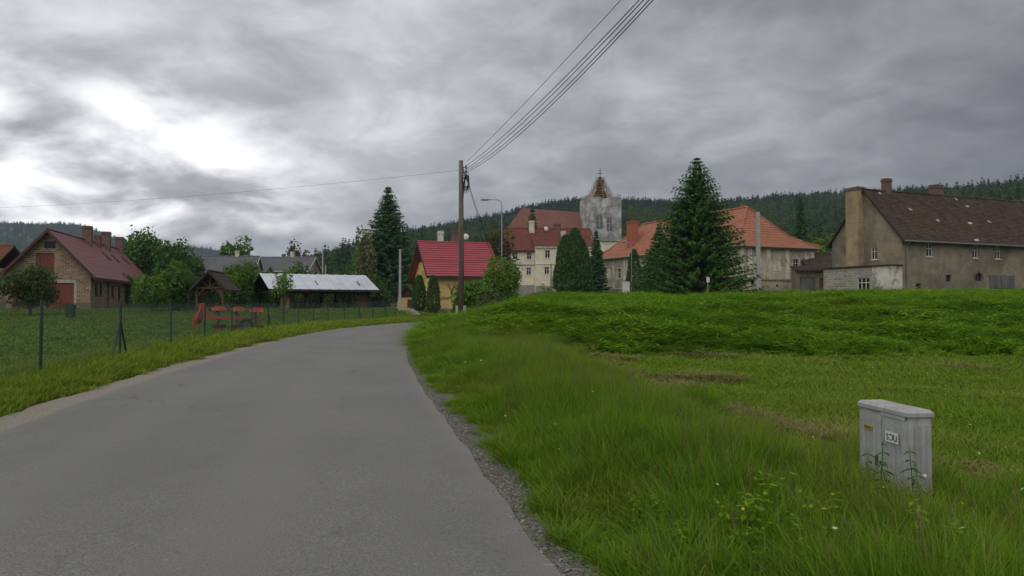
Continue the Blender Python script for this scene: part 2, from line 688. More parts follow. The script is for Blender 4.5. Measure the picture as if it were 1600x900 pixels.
m, nt, N, L, B = new_mat('asphalt')
g = N.new('ShaderNodeNewGeometry')
pos = g.outputs['Position']
fine = _noise(nt, pos, 70, 4, 0.8)
c = _mix(nt, _rng(nt, fine, 0.34, 0.68), (0.078, 0.078, 0.073), (0.222, 0.220, 0.206))
c = _mix(nt, _rng(nt, _noise(nt, pos, 7.0, 4, 0.7), 0.4, 0.7, 0, 0.3), c, (0.150, 0.142, 0.128))
c = _mix(nt, _rng(nt, _noise(nt, pos, 0.33, 6, 0.6), 0.35, 0.68, 0, 0.45), c, (0.098, 0.098, 0.092))
c = _mix(nt, _rng(nt, _noise(nt, pos, 1.6, 7, 0.7, 0.6), 0.66, 0.76, 0, 0.35), c, (0.175, 0.165, 0.145))
vor = N.new('ShaderNodeTexVoronoi')
vor.inputs['Scale'].default_value = 4.5
L.new(pos, vor.inputs['Vector'])
c = _mix(nt, _rng(nt, vor.outputs['Distance'], 0.035, 0.055, 0.8, 0.0), c, (0.27, 0.26, 0.235))
vor2 = N.new('ShaderNodeTexVoronoi')
vor2.inputs['Scale'].default_value = 2.9
L.new(pos, vor2.inputs['Vector'])
c = _mix(nt, _rng(nt, vor2.outputs['Distance'], 0.03, 0.05, 0.7, 0.0), c, (0.042, 0.041, 0.039))
lat = N.new('ShaderNodeAttribute')
lat.attribute_name = 'across'
tr = _math(nt, 'ABSOLUTE', _math(nt, 'SUBTRACT', _math(nt, 'ABSOLUTE', _math(nt, 'ADD', lat.outputs['Fac'], _math(nt, 'MULTIPLY', _noise(nt, pos, 0.4, 3), 0.5))), 0.95))
c = _mix(nt, _rng(nt, tr, 0.15, 0.6, 0.28, 0.0), c, (0.165, 0.163, 0.155))          # worn wheel tracks
ed = _math(nt, 'ADD', _math(nt, 'ABSOLUTE', lat.outputs['Fac']), _math(nt, 'MULTIPLY', _noise(nt, pos, 3.0, 5, 0.7), 0.5))
c = _mix(nt, _rng(nt, ed, 2.65, 3.1, 0.0, 0.55), c, (0.20, 0.185, 0.155))           # dust blown to the edges
ck = N.new('ShaderNodeTexVoronoi')
ck.feature = 'DISTANCE_TO_EDGE'
ck.inputs['Scale'].default_value = 0.42
wv = N.new('ShaderNodeVectorMath')
wv.operation = 'ADD'
nz = N.new('ShaderNodeTexNoise')
nz.inputs['Scale'].default_value = 1.4
nz.inputs['Detail'].default_value = 5
L.new(pos, nz.inputs['Vector'])
L.new(pos, wv.inputs[0])
L.new(nz.outputs['Color'], wv.inputs[1])
L.new(wv.outputs[0], ck.inputs['Vector'])
crk = _math(nt, 'MULTIPLY', _rng(nt, ck.outputs['Distance'], 0.002, 0.007, 0.75, 0.0), _rng(nt, _noise(nt, pos, 0.22, 3), 0.5, 0.62))
c = _mix(nt, crk, c, (0.035, 0.034, 0.032))
c = _mix(nt, _rng(nt, _noise(nt, pos, 0.75, 4, 0.5, 1.0), 0.63, 0.67, 0, 0.22), c, (0.085, 0.085, 0.082))   # old damp patches
L.new(c, B.inputs['Base Color'])
B.inputs['Roughness'].default_value = 0.82
B.inputs['Specular IOR Level'].default_value = 0.35
_bump(nt, B, fine, 0.35, 0.004)
M['asphalt'] = m
tt = np.arange(len(ROADF)) * 0.35
w1 = 0.022 * np.sin(tt * 0.55) + 0.012 * np.sin(tt * 2.3 + 1) + RNG.normal(0, 0.010, len(tt))
w2 = 0.018 * np.sin(tt * 0.5 + 2) + 0.010 * np.sin(tt * 2.9) + RNG.normal(0, 0.011, len(tt))
road = ribbon('road', -HALF + w1, HALF + w2, 0.012, M['asphalt'], 8, 0.035)
tag(road, 'grey asphalt village road bending to the right', kind='structure')

m, nt, N, L, B = new_mat('gravel_bed')
g = N.new('ShaderNodeNewGeometry')
pos = g.outputs['Position']
c = _mix(nt, _rng(nt, _noise(nt, pos, 38, 4, 0.7), 0.3, 0.7), (0.060, 0.054, 0.045), (0.18, 0.166, 0.142))
c = _mix(nt, _rng(nt, _noise(nt, pos, 2.2, 5, 0.6), 0.52, 0.7, 0, 0.7), c, (0.075, 0.085, 0.03))
L.new(c, B.inputs['Base Color'])
B.inputs['Roughness'].default_value = 1.0
_bump(nt, B, _noise(nt, pos, 45, 3, 0.7), 0.8, 0.02)
M['gravelbed'] = m
m, nt, N, L, B = new_mat('sandy_shoulder_soil')
g = N.new('ShaderNodeNewGeometry')
pos = g.outputs['Position']
c = _mix(nt, _rng(nt, _noise(nt, pos, 30, 4, 0.7), 0.3, 0.7), (0.14, 0.122, 0.095), (0.29, 0.262, 0.21))
L.new(c, B.inputs['Base Color'])
B.inputs['Roughness'].default_value = 1.0
_bump(nt, B, _noise(nt, pos, 45, 3, 0.7), 0.6, 0.015)
M['sand'] = m
sl = ribbon('sandy_shoulder', np.full(len(tt), -HALF - 0.55) + 3 * w2, np.full(len(tt), -HALF + 0.12), 0.006, M['sand'], 3)
tag(sl, 'pale sandy shoulder on the fence side of the road', kind='structure')
sr = ribbon('gravel_shoulder', np.full(len(tt), HALF - 0.12), np.full(len(tt), HALF + 0.46) + 3 * w1, 0.004, M['gravelbed'], 3)
tag(sr, 'grey gravel shoulder on the meadow side of the road', kind='structure')

# ------------------------------------------------------------------ scattering (uncountable stuff only)
def protos(name, meshes):
    c = bpy.data.collections.new(name)
    for i, me in enumerate(meshes):
        c.objects.link(bpy.data.objects.new(name + '_piece', me))
    return c


def scatter(name, pts, rot, scl, pick, coll, label, kind='stuff', mat=None):
    """one object that sets the meshes of coll on points (geometry nodes)"""
    me = bpy.data.meshes.new(name)
    n = len(pts)
    me.vertices.add(n)
    me.vertices.foreach_set('co', np.asarray(pts, np.float32).ravel())
    for an, arr, ty in (('rot', rot, 'FLOAT_VECTOR'), ('scl', scl, 'FLOAT_VECTOR')):
        at = me.attributes.new(an, ty, 'POINT')
        at.data.foreach_set('vector', np.asarray(arr, np.float32).ravel())
    at = me.attributes.new('pick', 'INT', 'POINT')
    at.data.foreach_set('value', np.asarray(pick, np.int32))
    o = link(name, me)
    ng = bpy.data.node_groups.new(name, 'GeometryNodeTree')
    ng.interface.new_socket('Geometry', in_out='INPUT', socket_type='NodeSocketGeometry')
    ng.interface.new_socket('Geometry', in_out='OUTPUT', socket_type='NodeSocketGeometry')
    gi = ng.nodes.new('NodeGroupInput')
    go = ng.nodes.new('NodeGroupOutput')
    ip = ng.nodes.new('GeometryNodeInstanceOnPoints')
    ci = ng.nodes.new('GeometryNodeCollectionInfo')
    ci.inputs['Collection'].default_value = coll
    ci.inputs['Separate Children'].default_value = True
    ci.inputs['Reset Children'].default_value = True

    def attr(nm, ty):
        a = ng.nodes.new('GeometryNodeInputNamedAttribute')
        a.data_type = ty
        a.inputs['Name'].default_value = nm
        return a.outputs['Attribute']
    ng.links.new(gi.outputs[0], ip.inputs['Points'])
    ng.links.new(ci.outputs[0], ip.inputs['Instance'])
    ip.inputs['Pick Instance'].default_value = True
    ng.links.new(attr('pick', 'INT'), ip.inputs['Instance Index'])
    ng.links.new(attr('rot', 'FLOAT_VECTOR'), ip.inputs['Rotation'])
    ng.links.new(attr('scl', 'FLOAT_VECTOR'), ip.inputs['Scale'])
    ng.links.new(ip.outputs[0], go.inputs[0])
    md = o.modifiers.new('scatter', 'NODES')
    md.node_group = ng
    return tag(o, label, None, None, kind)


def unit(v):
    return v / np.maximum(np.linalg.norm(v, axis=1), 1e-9)[:, None]


def cards(C, U, Vv):
    """diamond shaped leaves: centre, half length vector, half width vector"""
    V = np.stack([C - U, C + Vv, C + U, C - Vv], 1).reshape(-1, 3)
    return V, np.arange(len(V)).reshape(-1, 4)


def leaf_clump(C, size, rng, nrm=None, up=0.0, aspect=0.55, flat=0.5):
    """random leaves at the points C, loosely facing nrm"""
    n = len(C)
    nr = unit(rng.normal(size=(n, 3)) + (nrm * 1.2 if nrm is not None else 0) + np.array([0, 0, flat]))
    t = unit(np.cross(nr, rng.normal(size=(n, 3))))
    if up:
        t = unit(t + np.array([0, 0, up]))
    b = np.cross(nr, t)
    s = size * rng.uniform(0.6, 1.35, (n, 1))
    return cards(C, t * s, b * s * aspect)


def join(parts):
    Vs, Fs, o = [], [], 0
    for V, Fq in parts:
        Vs.append(V)
        Fs.append(Fq + o)
        o += len(V)
    return np.concatenate(Vs), np.concatenate(Fs)


# ---- grass tufts
def tuft(rng, n, h, w, spread, lean):
    Vs, Fs, o = [], [], 0
    for i in range(n):
        a = rng.uniform(0, 2 * math.pi)
        r = spread * math.sqrt(rng.uniform())
        p = np.array([r * math.cos(rng.uniform(0, 6.28)), r * math.sin(rng.uniform(0, 6.28)), -0.02])
        hh = h * rng.uniform(0.5, 1.1)
        ln = lean * rng.uniform(0.2, 1.3) * hh
        d = np.array([math.cos(a), math.sin(a), 0])
        sd = np.array([-d[1], d[0], 0]) * w * rng.uniform(0.7, 1.3)
        pts = []
        for t, ww in ((0, 1.0), (0.4, 0.95), (0.75, 0.6), (1.0, 0.06)):
            c = p + np.array([0, 0, hh * (t - 0.12 * lean * t * t)]) + d * ln * t * t
            pts += [c - sd * ww, c + sd * ww]
        Vs += pts
        for k in range(3):
            b = o + 2 * k
            Fs.append((b, b + 1, b + 3, b + 2))
        o += 8
    return np.array(Vs), np.array(Fs)


def weed(rng, h, n_leaf, ls):
    """upright herb with pairs of broad leaves (nettle like)"""
    Vs, Fs = [], []
    o = 0
    C, U, W = [], [], []
    for st in range(4):
        bx, by = rng.normal(0, 0.07, 2)
        hh = h * rng.uniform(0.65, 1.1)
        lx, ly = rng.normal(0, 0.10, 2)
        for k in range(n_leaf):
            t = (k + 1) / n_leaf
            z = hh * (0.15 + 0.85 * t)
            a0 = k * 1.57 + rng.uniform(-0.3, 0.3)
            for a in (a0, a0 + math.pi):
                l = ls * (1.15 - 0.6 * t) * rng.uniform(0.8, 1.2)
                d = np.array([math.cos(a), math.sin(a), -0.28 + rng.uniform(-0.2, 0.25)])
                C.append(np.array([bx + lx * t, by + ly * t, z]) + d * l)
                U.append(d * l)
                W.append(np.array([-math.sin(a), math.cos(a), 0.1]) * l * 0.5)
    return cards(np.array(C), np.array(U), np.array(W))


M['grass_tall'] = mat_leaf('tall_grass_blades', (0.114, 0.225, 0.015), (0.202, 0.324, 0.030), 0.35, (0.258, 0.243, 0.050), 0.35, 0.5, (0.083, 0.189, 0.015))
M['grass_mown'] = mat_leaf('mown_grass_blades', (0.134, 0.233, 0.021), (0.211, 0.311, 0.040), 0.3, (0.267, 0.284, 0.066), 0.45, 0.35, (0.098, 0.190, 0.017))
M['grass_lawn'] = mat_leaf('lawn_grass_blades', (0.120, 0.211, 0.032), (0.184, 0.281, 0.048), 0.3, (0.194, 0.231, 0.064), 0.5, 0.25, (0.097, 0.170, 0.029))
M['grass_verge'] = mat_leaf('verge_grass_blades', (0.160, 0.240, 0.022), (0.248, 0.328, 0.042), 0.35, (0.256, 0.272, 0.064), 0.4, 0.4, (0.120, 0.200, 0.022))
M['weeds'] = mat_leaf('bank_weed_leaves', (0.116, 0.240, 0.016), (0.200, 0.361, 0.027), 0.35, (0.250, 0.349, 0.029), 0.5, 0.22, (0.080, 0.188, 0.016))
gr = np.random.default_rng(11)
M['stalk'] = mat_leaf('pale_seed_stalks', (0.14, 0.15, 0.04), (0.24, 0.20, 0.09), 0.3, None, 0, 1, (0.16, 0.12, 0.06))


def stalks(rng, n, h):
    P = tuft(rng, n, h, 0.0022, 0.10, 0.35)
    C = []
    for i in range(n):
        tip = P[0][i * 8 + 6]
        for k in range(9):
            C.append(tip + np.array([rng.normal(0, 0.010), rng.normal(0, 0.010), -0.016 * k]))
    return join([P, leaf_clump(np.array(C), 0.009, rng, None, 1.5, 0.3)])


tall_c = protos('tall_grass', [quad_mesh('blade_tuft', *tuft(gr, 34, h, 0.0042, 0.10, ln), M['grass_tall'], True) for h, ln in ((0.52, 0.5), (0.60, 0.35), (0.44, 0.7), (0.66, 0.45))] + [quad_mesh('stalk_tuft', *stalks(gr, 6, h), M['stalk']) for h in (0.78, 0.66)])
mown_c = protos('mown_grass', [quad_mesh('blade_tuft', *tuft(gr, 44, h, 0.004, 0.17, 1.0), M['grass_mown'], True) for h in (0.065, 0.09, 0.05)])
lawn_c = protos('lawn_grass', [quad_mesh('blade_tuft', *tuft(gr, 26, h, 0.010, 0.24, 0.9), M['grass_lawn'], True) for h in (0.07, 0.09, 0.055)])
verge_c = protos('verge_grass', [quad_mesh('blade_tuft', *tuft(gr, 34, h, 0.006, 0.14, 0.9), M['grass_verge'], True) for h in (0.20, 0.27, 0.16)])
weed_c = protos('bank_weeds', [quad_mesh('weed_leaves', *weed(gr, h, 8, l), M['weeds']) for h, l in ((0.50, 0.065), (0.62, 0.075), (0.38, 0.06))]
                + [quad_mesh('weed_blades', *tuft(gr, 40, h, 0.007, 0.14, 0.7), M['weeds'], True) for h in (0.60, 0.50, 0.42)])


def in_view(x, y, margin=0.08):
    return (y > 0.5) & (np.abs(x) < (0.667 + margin) * y + 2.0)


def sample_xy(x0, x1, y0, y1, n, rng, near=True):
    """points in a trapezium of ground, denser towards the camera"""
    u = rng.uniform(size=n)
    if near:
        y = y0 * (y1 / y0) ** u            # density ~ 1/y
        y = np.where(rng.uniform(size=n) < 0.35, rng.uniform(y0, y1, n), y)
    else:
        y = rng.uniform(y0, y1, n)
    x = rng.uniform(x0, x1, n)
    return x, y


def place(name, x, y, coll, nk, label, smin, smax, rng, hvar=None, sink=0.0, grow=True, pw=None):
    n = len(x)
    z = ground(x, y) - sink
    k = np.clip(y / 12.0, 1.0, 2.6) if grow else 1.0       # wider tufts where they are farther apart
    s = rng.uniform(smin, smax, n)
    patch = 1 + (0.28 * np.sin(x * 1.1 + 0.7 * y) * np.sin(y * 0.8 - 0.4 * x + 1.0) if hvar is None else hvar)
    scl = np.stack([s * k, s * k, s * patch], -1)
    rot = np.stack([rng.normal(0, 0.10, n), rng.normal(0, 0.10, n), rng.uniform(0, 6.28, n)], -1)
    return scatter(name, np.stack([x, y, z], -1), rot, scl, (rng.choice(nk, n, p=pw) if pw is not None else rng.integers(0, nk, n)), coll, label)


rg = np.random.default_rng(21)


def field_edge(y):
    """x of the border between tall verge grass and the mown field"""
    return np.interp(y, [0, 4, 9, 14, 24, 40], [3.6, 3.4, 2.75, 2.0, 1.3, 0.5]) + 0.25 * np.sin(y * 1.3) + 0.15 * np.sin(y * 3.1)


# tall grass right of the road
x, y = sample_xy(-6, 6, 2.0, 46, 105000, rg)
e = road_s(x, y) - HALF
ok = (e > 0.27 + 0.06 * np.sin(y * 2.1) + 0.05 * np.sin(y * 7.3)) & (x < field_edge(y)) & in_view(x, y)
x, y, e = x[ok], y[ok], e[ok]
hv = -0.70 * (1 - sstep(0.3, 1.6, e)) + 0.24 * np.sin(x * 1.9 + y) * np.sin(y * 1.1) + 0.12 * np.sin(x * 5.1 - y * 2.2)
hv = hv - 0.3 * sstep(-1.4, 0, x - field_edge(y))
hv = np.where((x > 1.6) & (y > 3.6) & (y < 5.9), np.minimum(hv, -0.30 + 0.1 * np.sin(x * 9)), hv)
place('tall_grass', x, y, tall_c, 6, 'tall green grass on the verge right of the road', 0.62, 1.0, rg, hv, pw=[0.25, 0.24, 0.25, 0.16, 0.05, 0.05])
# around the cabinet on the field side, tall as well
x, y = sample_xy(2.2, 6.5, 2.6, 7.2, 9000, rg, False)
ok = (x > field_edge(y)) & (y < 5.2 + 0.5 * np.sin(x * 2)) & ((x < 4.0) | (y < 4.6)) & ~((x > 2.5) & (x < 2.9) & (y > 5.05) & (y < 5.8))
place('tall_grass', x[ok], y[ok], tall_c, 4, 'tall dark grass around the grey utility cabinet', 0.7, 1.15, rg, np.where(y[ok] > 3.8, -0.35, -0.15))
# mown field
x, y = sample_xy(0, 24, 4.5, 26, 120000, rg)
ok = (x > field_edge(y) - 0.3) & in_view(x, y)
place('mown_grass', x[ok], y[ok], mown_c, 3, 'short yellowish mown grass of the meadow', 0.7, 1.4, rg)
# bank and plateau
x, y = sample_xy(-8, 42, 20, 62, 110000, rg)
e = road_s(x, y) - HALF
toe = 23.6 + 0.8 * np.sin(x * 0.35 + 0.6) + 0.4 * np.sin(x * 1.1)
ok = (e > 0.5) & (y > toe + np.where(x < field_edge(y), 3.0, 0) + rg.normal(0, 0.7, len(x))) & in_view(x, y)
x, y, e, toe = x[ok], y[ok], e[ok], toe[ok]
hv = 0.30 * np.sin(x * 0.9 + 0.5 * y) * np.sin(y * 0.7 - 0.3 * x) + 0.15 * np.sin(x * 2.7) * np.sin(y * 2.1 + x) - 0.22 - 0.2 * (1 - sstep(0.5, 2, e)) - 0.35 * (1 - sstep(-1, 2.2, y - toe))
place('bank_weeds', x, y, weed_c, 6, 'dense green nettles and grass covering the bank', 0.8, 1.25, rg, hv, pw=[0.12, 0.10, 0.13, 0.2, 0.22, 0.23])
# cut hay left along the edge of the mown strip
M['hay'] = mat_leaf('cut_hay_blades', (0.187, 0.153, 0.068), (0.289, 0.243, 0.117), 0.2, None, 0, 1, (0.136, 0.117, 0.045))
hay_c = protos('cut_hay', [quad_mesh('hay_blades', *tuft(gr, 40, h, 0.005, 0.22, 2.6), M['hay'], True) for h in (0.075, 0.055)])
x, y = sample_xy(0, 16, 4.8, 24, 40000, rg)
dxe_ = x - field_edge(y)
wob = np.sin(y * 0.9 + 1) * 0.35
ok = ((np.abs(dxe_ - 0.75 - wob) < 0.40 * (0.6 + 0.4 * np.sin(y * 1.7 + x))) | ((dxe_ > 0.4) & (np.sin(x * 0.8 + 0.3 * y) * np.sin(y * 0.55 - 0.2 * x) > 0.88)) | (rg.uniform(size=len(x)) < 0.012)) & (dxe_ > 0.1) & in_view(x, y)
place('cut_hay', x[ok], y[ok], hay_c, 2, 'dry cut hay lying on the mown meadow', 0.8, 1.4, rg, sink=-0.03)
# broad weeds and small flowers among the verge grass
x, y = sample_xy(-5, 4, 3.6, 30, 1500, rg)
e = road_s(x, y) - HALF
ok = (e > 0.5) & (x < field_edge(y)) & in_view(x, y) & (np.sin(x * 2.3 + y) + np.sin(y * 1.7) > 1.0)
place('verge_weeds', x[ok], y[ok], weed_c, 3, 'broad-leaved weeds among the verge grass', 0.35, 0.7, rg, -0.05, grow=False)
m, nt, N, L, B = new_mat('white_petals')
oi = N.new('ShaderNodeObjectInfo')
L.new(_mix(nt, _rng(nt, oi.outputs['Random'], 0.6, 0.65), (0.62, 0.60, 0.52), (0.55, 0.42, 0.03)), B.inputs['Base Color'])
V_, F_ = [], []
for k in range(7):
    a_ = k * 0.9
    V_ += [(0, 0, 0), (0.011 * math.cos(a_ - 0.3), 0.011 * math.sin(a_ - 0.3), 0.003), (0.015 * math.cos(a_), 0.015 * math.sin(a_), 0.002), (0.011 * math.cos(a_ + 0.3), 0.011 * math.sin(a_ + 0.3), 0.003)]
    F_.append((4 * k, 4 * k + 1, 4 * k + 2, 4 * k + 3))
flower_c = protos('meadow_flowers', [quad_mesh('petals', np.array(V_), np.array(F_), m)])
x, y = sample_xy(-5, 10, 2.6, 24, 420, rg)
e = road_s(x, y) - HALF
ok = (e > 0.5) & in_view(x, y)
x, y = x[ok], y[ok]
n = len(x)
zf = ground(x, y) + np.where(x < field_edge(y), rg.uniform(0.2, 0.42, n), 0.07)
scatter('meadow_flowers', np.stack([x, y, zf], -1), np.stack([rg.normal(0, .5, n), rg.normal(0, .5, n), rg.uniform(0, 6.28, n)], -1), np.repeat(rg.uniform(0.6, 1.2, (n, 1)), 3, 1), np.zeros(n, int), flower_c, 'tiny white and yellow flowers in the meadow')
# fenced lawn on the left
x, y = sample_xy(-58, -5, 8, 78, 90000, rg)
s_ = road_s(x, y)
ok = (s_ < -HALF - 2.4) & in_view(x, y)
place('lawn_grass', x[ok], y[ok], lawn_c, 3, 'short green grass inside the wire fence', 0.7, 1.3, rg)
# strip between road and fence
x, y = sample_xy(-17, -3, 6, 88, 60000, rg)
s_ = road_s(x, y)
ok = (s_ < -HALF - 0.62 - 0.12 * np.sin(y * 1.7)) & (s_ > -HALF - 2.9) & in_view(x, y)
el = -s_[ok] - HALF
place('verge_grass', x[ok], y[ok], verge_c, 3, 'bright green grass strip between road and fence', 0.7, 1.2, rg, 0.1 - 0.55 * (1 - sstep(0.5, 1.3, el)))

# gravel stones
def stone(rng):
    me = MB().lathe([(0.02, 0), (0.9, 0.15), (1.0, 0.45), (0.55, 0.8), (0.02, 0.85)], n=6)
    V = np.array(me.v) * rng.uniform(0.8, 1.2, (len(me.v), 1))
    return V, me.f


m, nt, N, L, B = new_mat('stone_chips')
oi = N.new('ShaderNodeObjectInfo')
L.new(_mix(nt, oi.outputs['Random'], (0.07, 0.066, 0.06), (0.25, 0.24, 0.215)), B.inputs['Base Color'])
B.inputs['Roughness'].default_value = 0.9
M['stone'] = m
stn = []
for i in range(3):
    V, fs = stone(gr)
    me = bpy.data.meshes.new('stone_chip')
    me.from_pydata(V.tolist(), [], fs)
    me.materials.append(m)
    stn.append(me)
stone_c = protos('gravel_stones', stn)
n = 16000
y = 2.2 * (45 / 2.2) ** rg.uniform(size=n)
i = np.searchsorted(ROADF[:, 1], y).clip(0, len(ROADF) - 1)
off = HALF + rg.beta(1.5, 2.2, n) * 0.52 - 0.05
P = ROADF[i] + NRM[i] * off[:, None] + rg.normal(0, 0.1, (n, 2))
sz = rg.uniform(0.003, 0.009, n) * rg.choice([1, 1, 1, 1, 1, 1.8], n)
sc3 = np.stack([sz * rg.uniform(0.8, 1.6, n), sz, sz * 0.7], -1)
scatter('gravel', np.stack([P[:, 0], P[:, 1], np.full(n, 0.006)], -1), np.stack([rg.normal(0, .3, n), rg.normal(0, .3, n), rg.uniform(0, 6.28, n)], -1), sc3,
        rg.integers(0, 3, n), stone_c, 'loose grey gravel along the right road edge')

# ------------------------------------------------------------------ trees
def conifer_cards(H, R, zb, rng, levels, per, step, size, power=0.9, droop=0.35, upturn=0.25, rag=0.3, sides=(-1, 1, 0), wide=0.36):
    C, U, W = [], [], []
    for li in range(levels):
        t = (li + rng.uniform(0, 0.8)) / levels
        z = zb + (H - zb) * t
        rr = R * (1 - t) ** power * (1 - 0.15 * t) + 0.02 * R
        ph = rng.uniform(0, 6.28)
        for k in range(per):
            a = ph + 2 * math.pi * k / per + rng.normal(0, 0.25)
            Ln = rr * rng.uniform(1 - rag, 1 + rag * 0.5)
            nst = max(2, int(Ln / step))
            d = np.array([math.cos(a), math.sin(a), 0])
            sd = np.array([-d[1], d[0], 0])
            for q in range(nst):
                f = (q + 0.6) / nst
                c = d * Ln * f + np.array([0, 0, z - droop * Ln * f + upturn * Ln * f * f])
                wloc = size * (1.2 - 0.5 * f) * (0.45 + 0.55 * min(1.0, (1 - t) * 2.2))
                for sgn in sides:
                    dv = d * 0.7 + sd * sgn * 0.85 + np.array([0, 0, -0.30]) + rng.normal(0, 0.22, 3)
                    dv /= np.linalg.norm(dv)
                    l = wloc * rng.uniform(0.7, 1.4) * (1.0 if sgn else 1.2)
                    C.append(c + dv * l * 0.8 + rng.normal(0, 0.13, 3) * size)
                    U.append(dv * l)
                    n3 = rng.normal(0, 0.5, 3)
                    n3[2] += 1.0
                    sv = np.array([dv[1] * n3[2] - dv[2] * n3[1], dv[2] * n3[0] - dv[0] * n3[2], dv[0] * n3[1] - dv[1] * n3[0]])
                    W.append(sv / (math.sqrt(sv @ sv) + 1e-6) * l * wide)
    # leader
    for q in range(14):
        z = H * (0.93 + 0.075 * q / 14)
        dv = np.array([rng.normal(0, 0.35), rng.normal(0, 0.35), 0.8])
        C.append(np.array([0, 0, z]))
        U.append(dv * size * 0.5)
        W.append(np.array([rng.normal(), rng.normal(), 0]) * size * 0.2)
    return cards(np.array(C), np.array(U), np.array(W))


def crown_cards(blobs, rng, size, dens, aspect=0.6):
    parts = []
    for (cx, cy, cz, rx, ry, rz) in blobs:
        n = max(20, int(dens * (rx * ry + rx * rz + ry * rz) / 3 / (size * size)))
        d = unit(rng.normal(size=(n, 3)))
        rr = rng.uniform(0.35, 1.0, (n, 1)) ** 0.45
        rr *= 1 + 0.16 * np.sin(d[:, :1] * 5 + cx) * np.sin(d[:, 1:2] * 6 + cy) + rng.normal(0, 0.05, (n, 1))
        P = d * rr * np.array([rx, ry, rz]) + np.array([cx, cy, cz])
        parts.append(leaf_clump(P, size, rng, d, 0, aspect, 0.4))
    return join(parts)


def trunk_mesh(H, r, rng, limbs=(), lean=0.0, n=8):
    mb = MB()
    pts = []
    for k in range(6):
        t = k / 5
        pts.append((lean * t * H + 0.04 * H * math.sin(3 * t + r * 9) * t, 0.03 * H * math.cos(2.5 * t) * t - 0.03 * H * t, H * t - 0.15))
    mb.path(pts, [r * (1.25 - 0.35 * min(1, k)) * (1 - 0.8 * (k / 5)) + 0.012 for k in range(6)], n)
    for (tx, ty, tz, t0) in limbs:
        b = Vector(pts[min(5, int(t0 * 5))])
        e = Vector((tx, ty, tz))
        mid = (b + e) / 2 + Vector((0, 0, -0.06 * (e - b).length))
        rb = r * (1 - 0.75 * t0) * 0.6
        mb.path([b, mid, e], [rb, rb * 0.6, rb * 0.2], 5)
    return mb


def broad_blobs(rng, H, R, zlow, nb):
    """lobes of a broadleaf crown"""
    out = []
    zc = (zlow + H) / 2
    hz = (H - zlow) / 2
    for k in range(nb):
        d = rng.normal(size=3)
        d /= np.linalg.norm(d)
        f = rng.uniform(0.35, 0.72)
        br = rng.uniform(0.36, 0.56)
        out.append((d[0] * R * f, d[1] * R * f, zc + d[2] * hz * f * 1.05, R * br, R * br, hz * br * rng.uniform(0.8, 1.1)))
    out.append((0, 0, zc, R * 0.5, R * 0.5, hz * 0.6))
    return out


LEAFM = {
    'spruce': mat_leaf('spruce_needles', (0.054, 0.124, 0.043), (0.108, 0.210, 0.063), 0.15, None, 0, 1, (0.054, 0.122, 0.049)),
    'spruce_fresh': mat_leaf('fresh_spruce_needles', (0.050, 0.121, 0.031), (0.117, 0.223, 0.055), 0.2, None, 0, 1, (0.059, 0.137, 0.035)),
    'thuja': mat_leaf('thuja_sprays', (0.048, 0.105, 0.033), (0.098, 0.178, 0.048), 0.15, None, 0, 1, (0.051, 0.111, 0.036)),
    'broad': mat_leaf('broad_leaves', (0.078, 0.166, 0.033), (0.139, 0.253, 0.053), 0.3, None, 0, 1, (0.059, 0.127, 0.030)),
    'light': mat_leaf('light_green_leaves', (0.110, 0.211, 0.030), (0.186, 0.304, 0.057), 0.35, None, 0, 1, (0.101, 0.186, 0.034)),
    'olive': mat_leaf('olive_brown_leaves', (0.081, 0.092, 0.030), (0.142, 0.142, 0.051), 0.3, None, 0, 1, (0.081, 0.074, 0.034)),
    'willow': mat_leaf('grey_green_leaves', (0.081, 0.111, 0.046), (0.132, 0.165, 0.070), 0.3, None, 0, 1, (0.068, 0.095, 0.041)),
    'garden': mat_leaf('garden_tree_leaves', (0.060, 0.095, 0.030), (0.105, 0.150, 0.045), 0.3, None, 0, 1, (0.05, 0.08, 0.025)),
    'blossom': mat_leaf('creamy_blossom_leaves', (0.108, 0.142, 0.047), (0.284, 0.270, 0.135), 0.3, None, 0, 1, (0.095, 0.121, 0.041)),
}


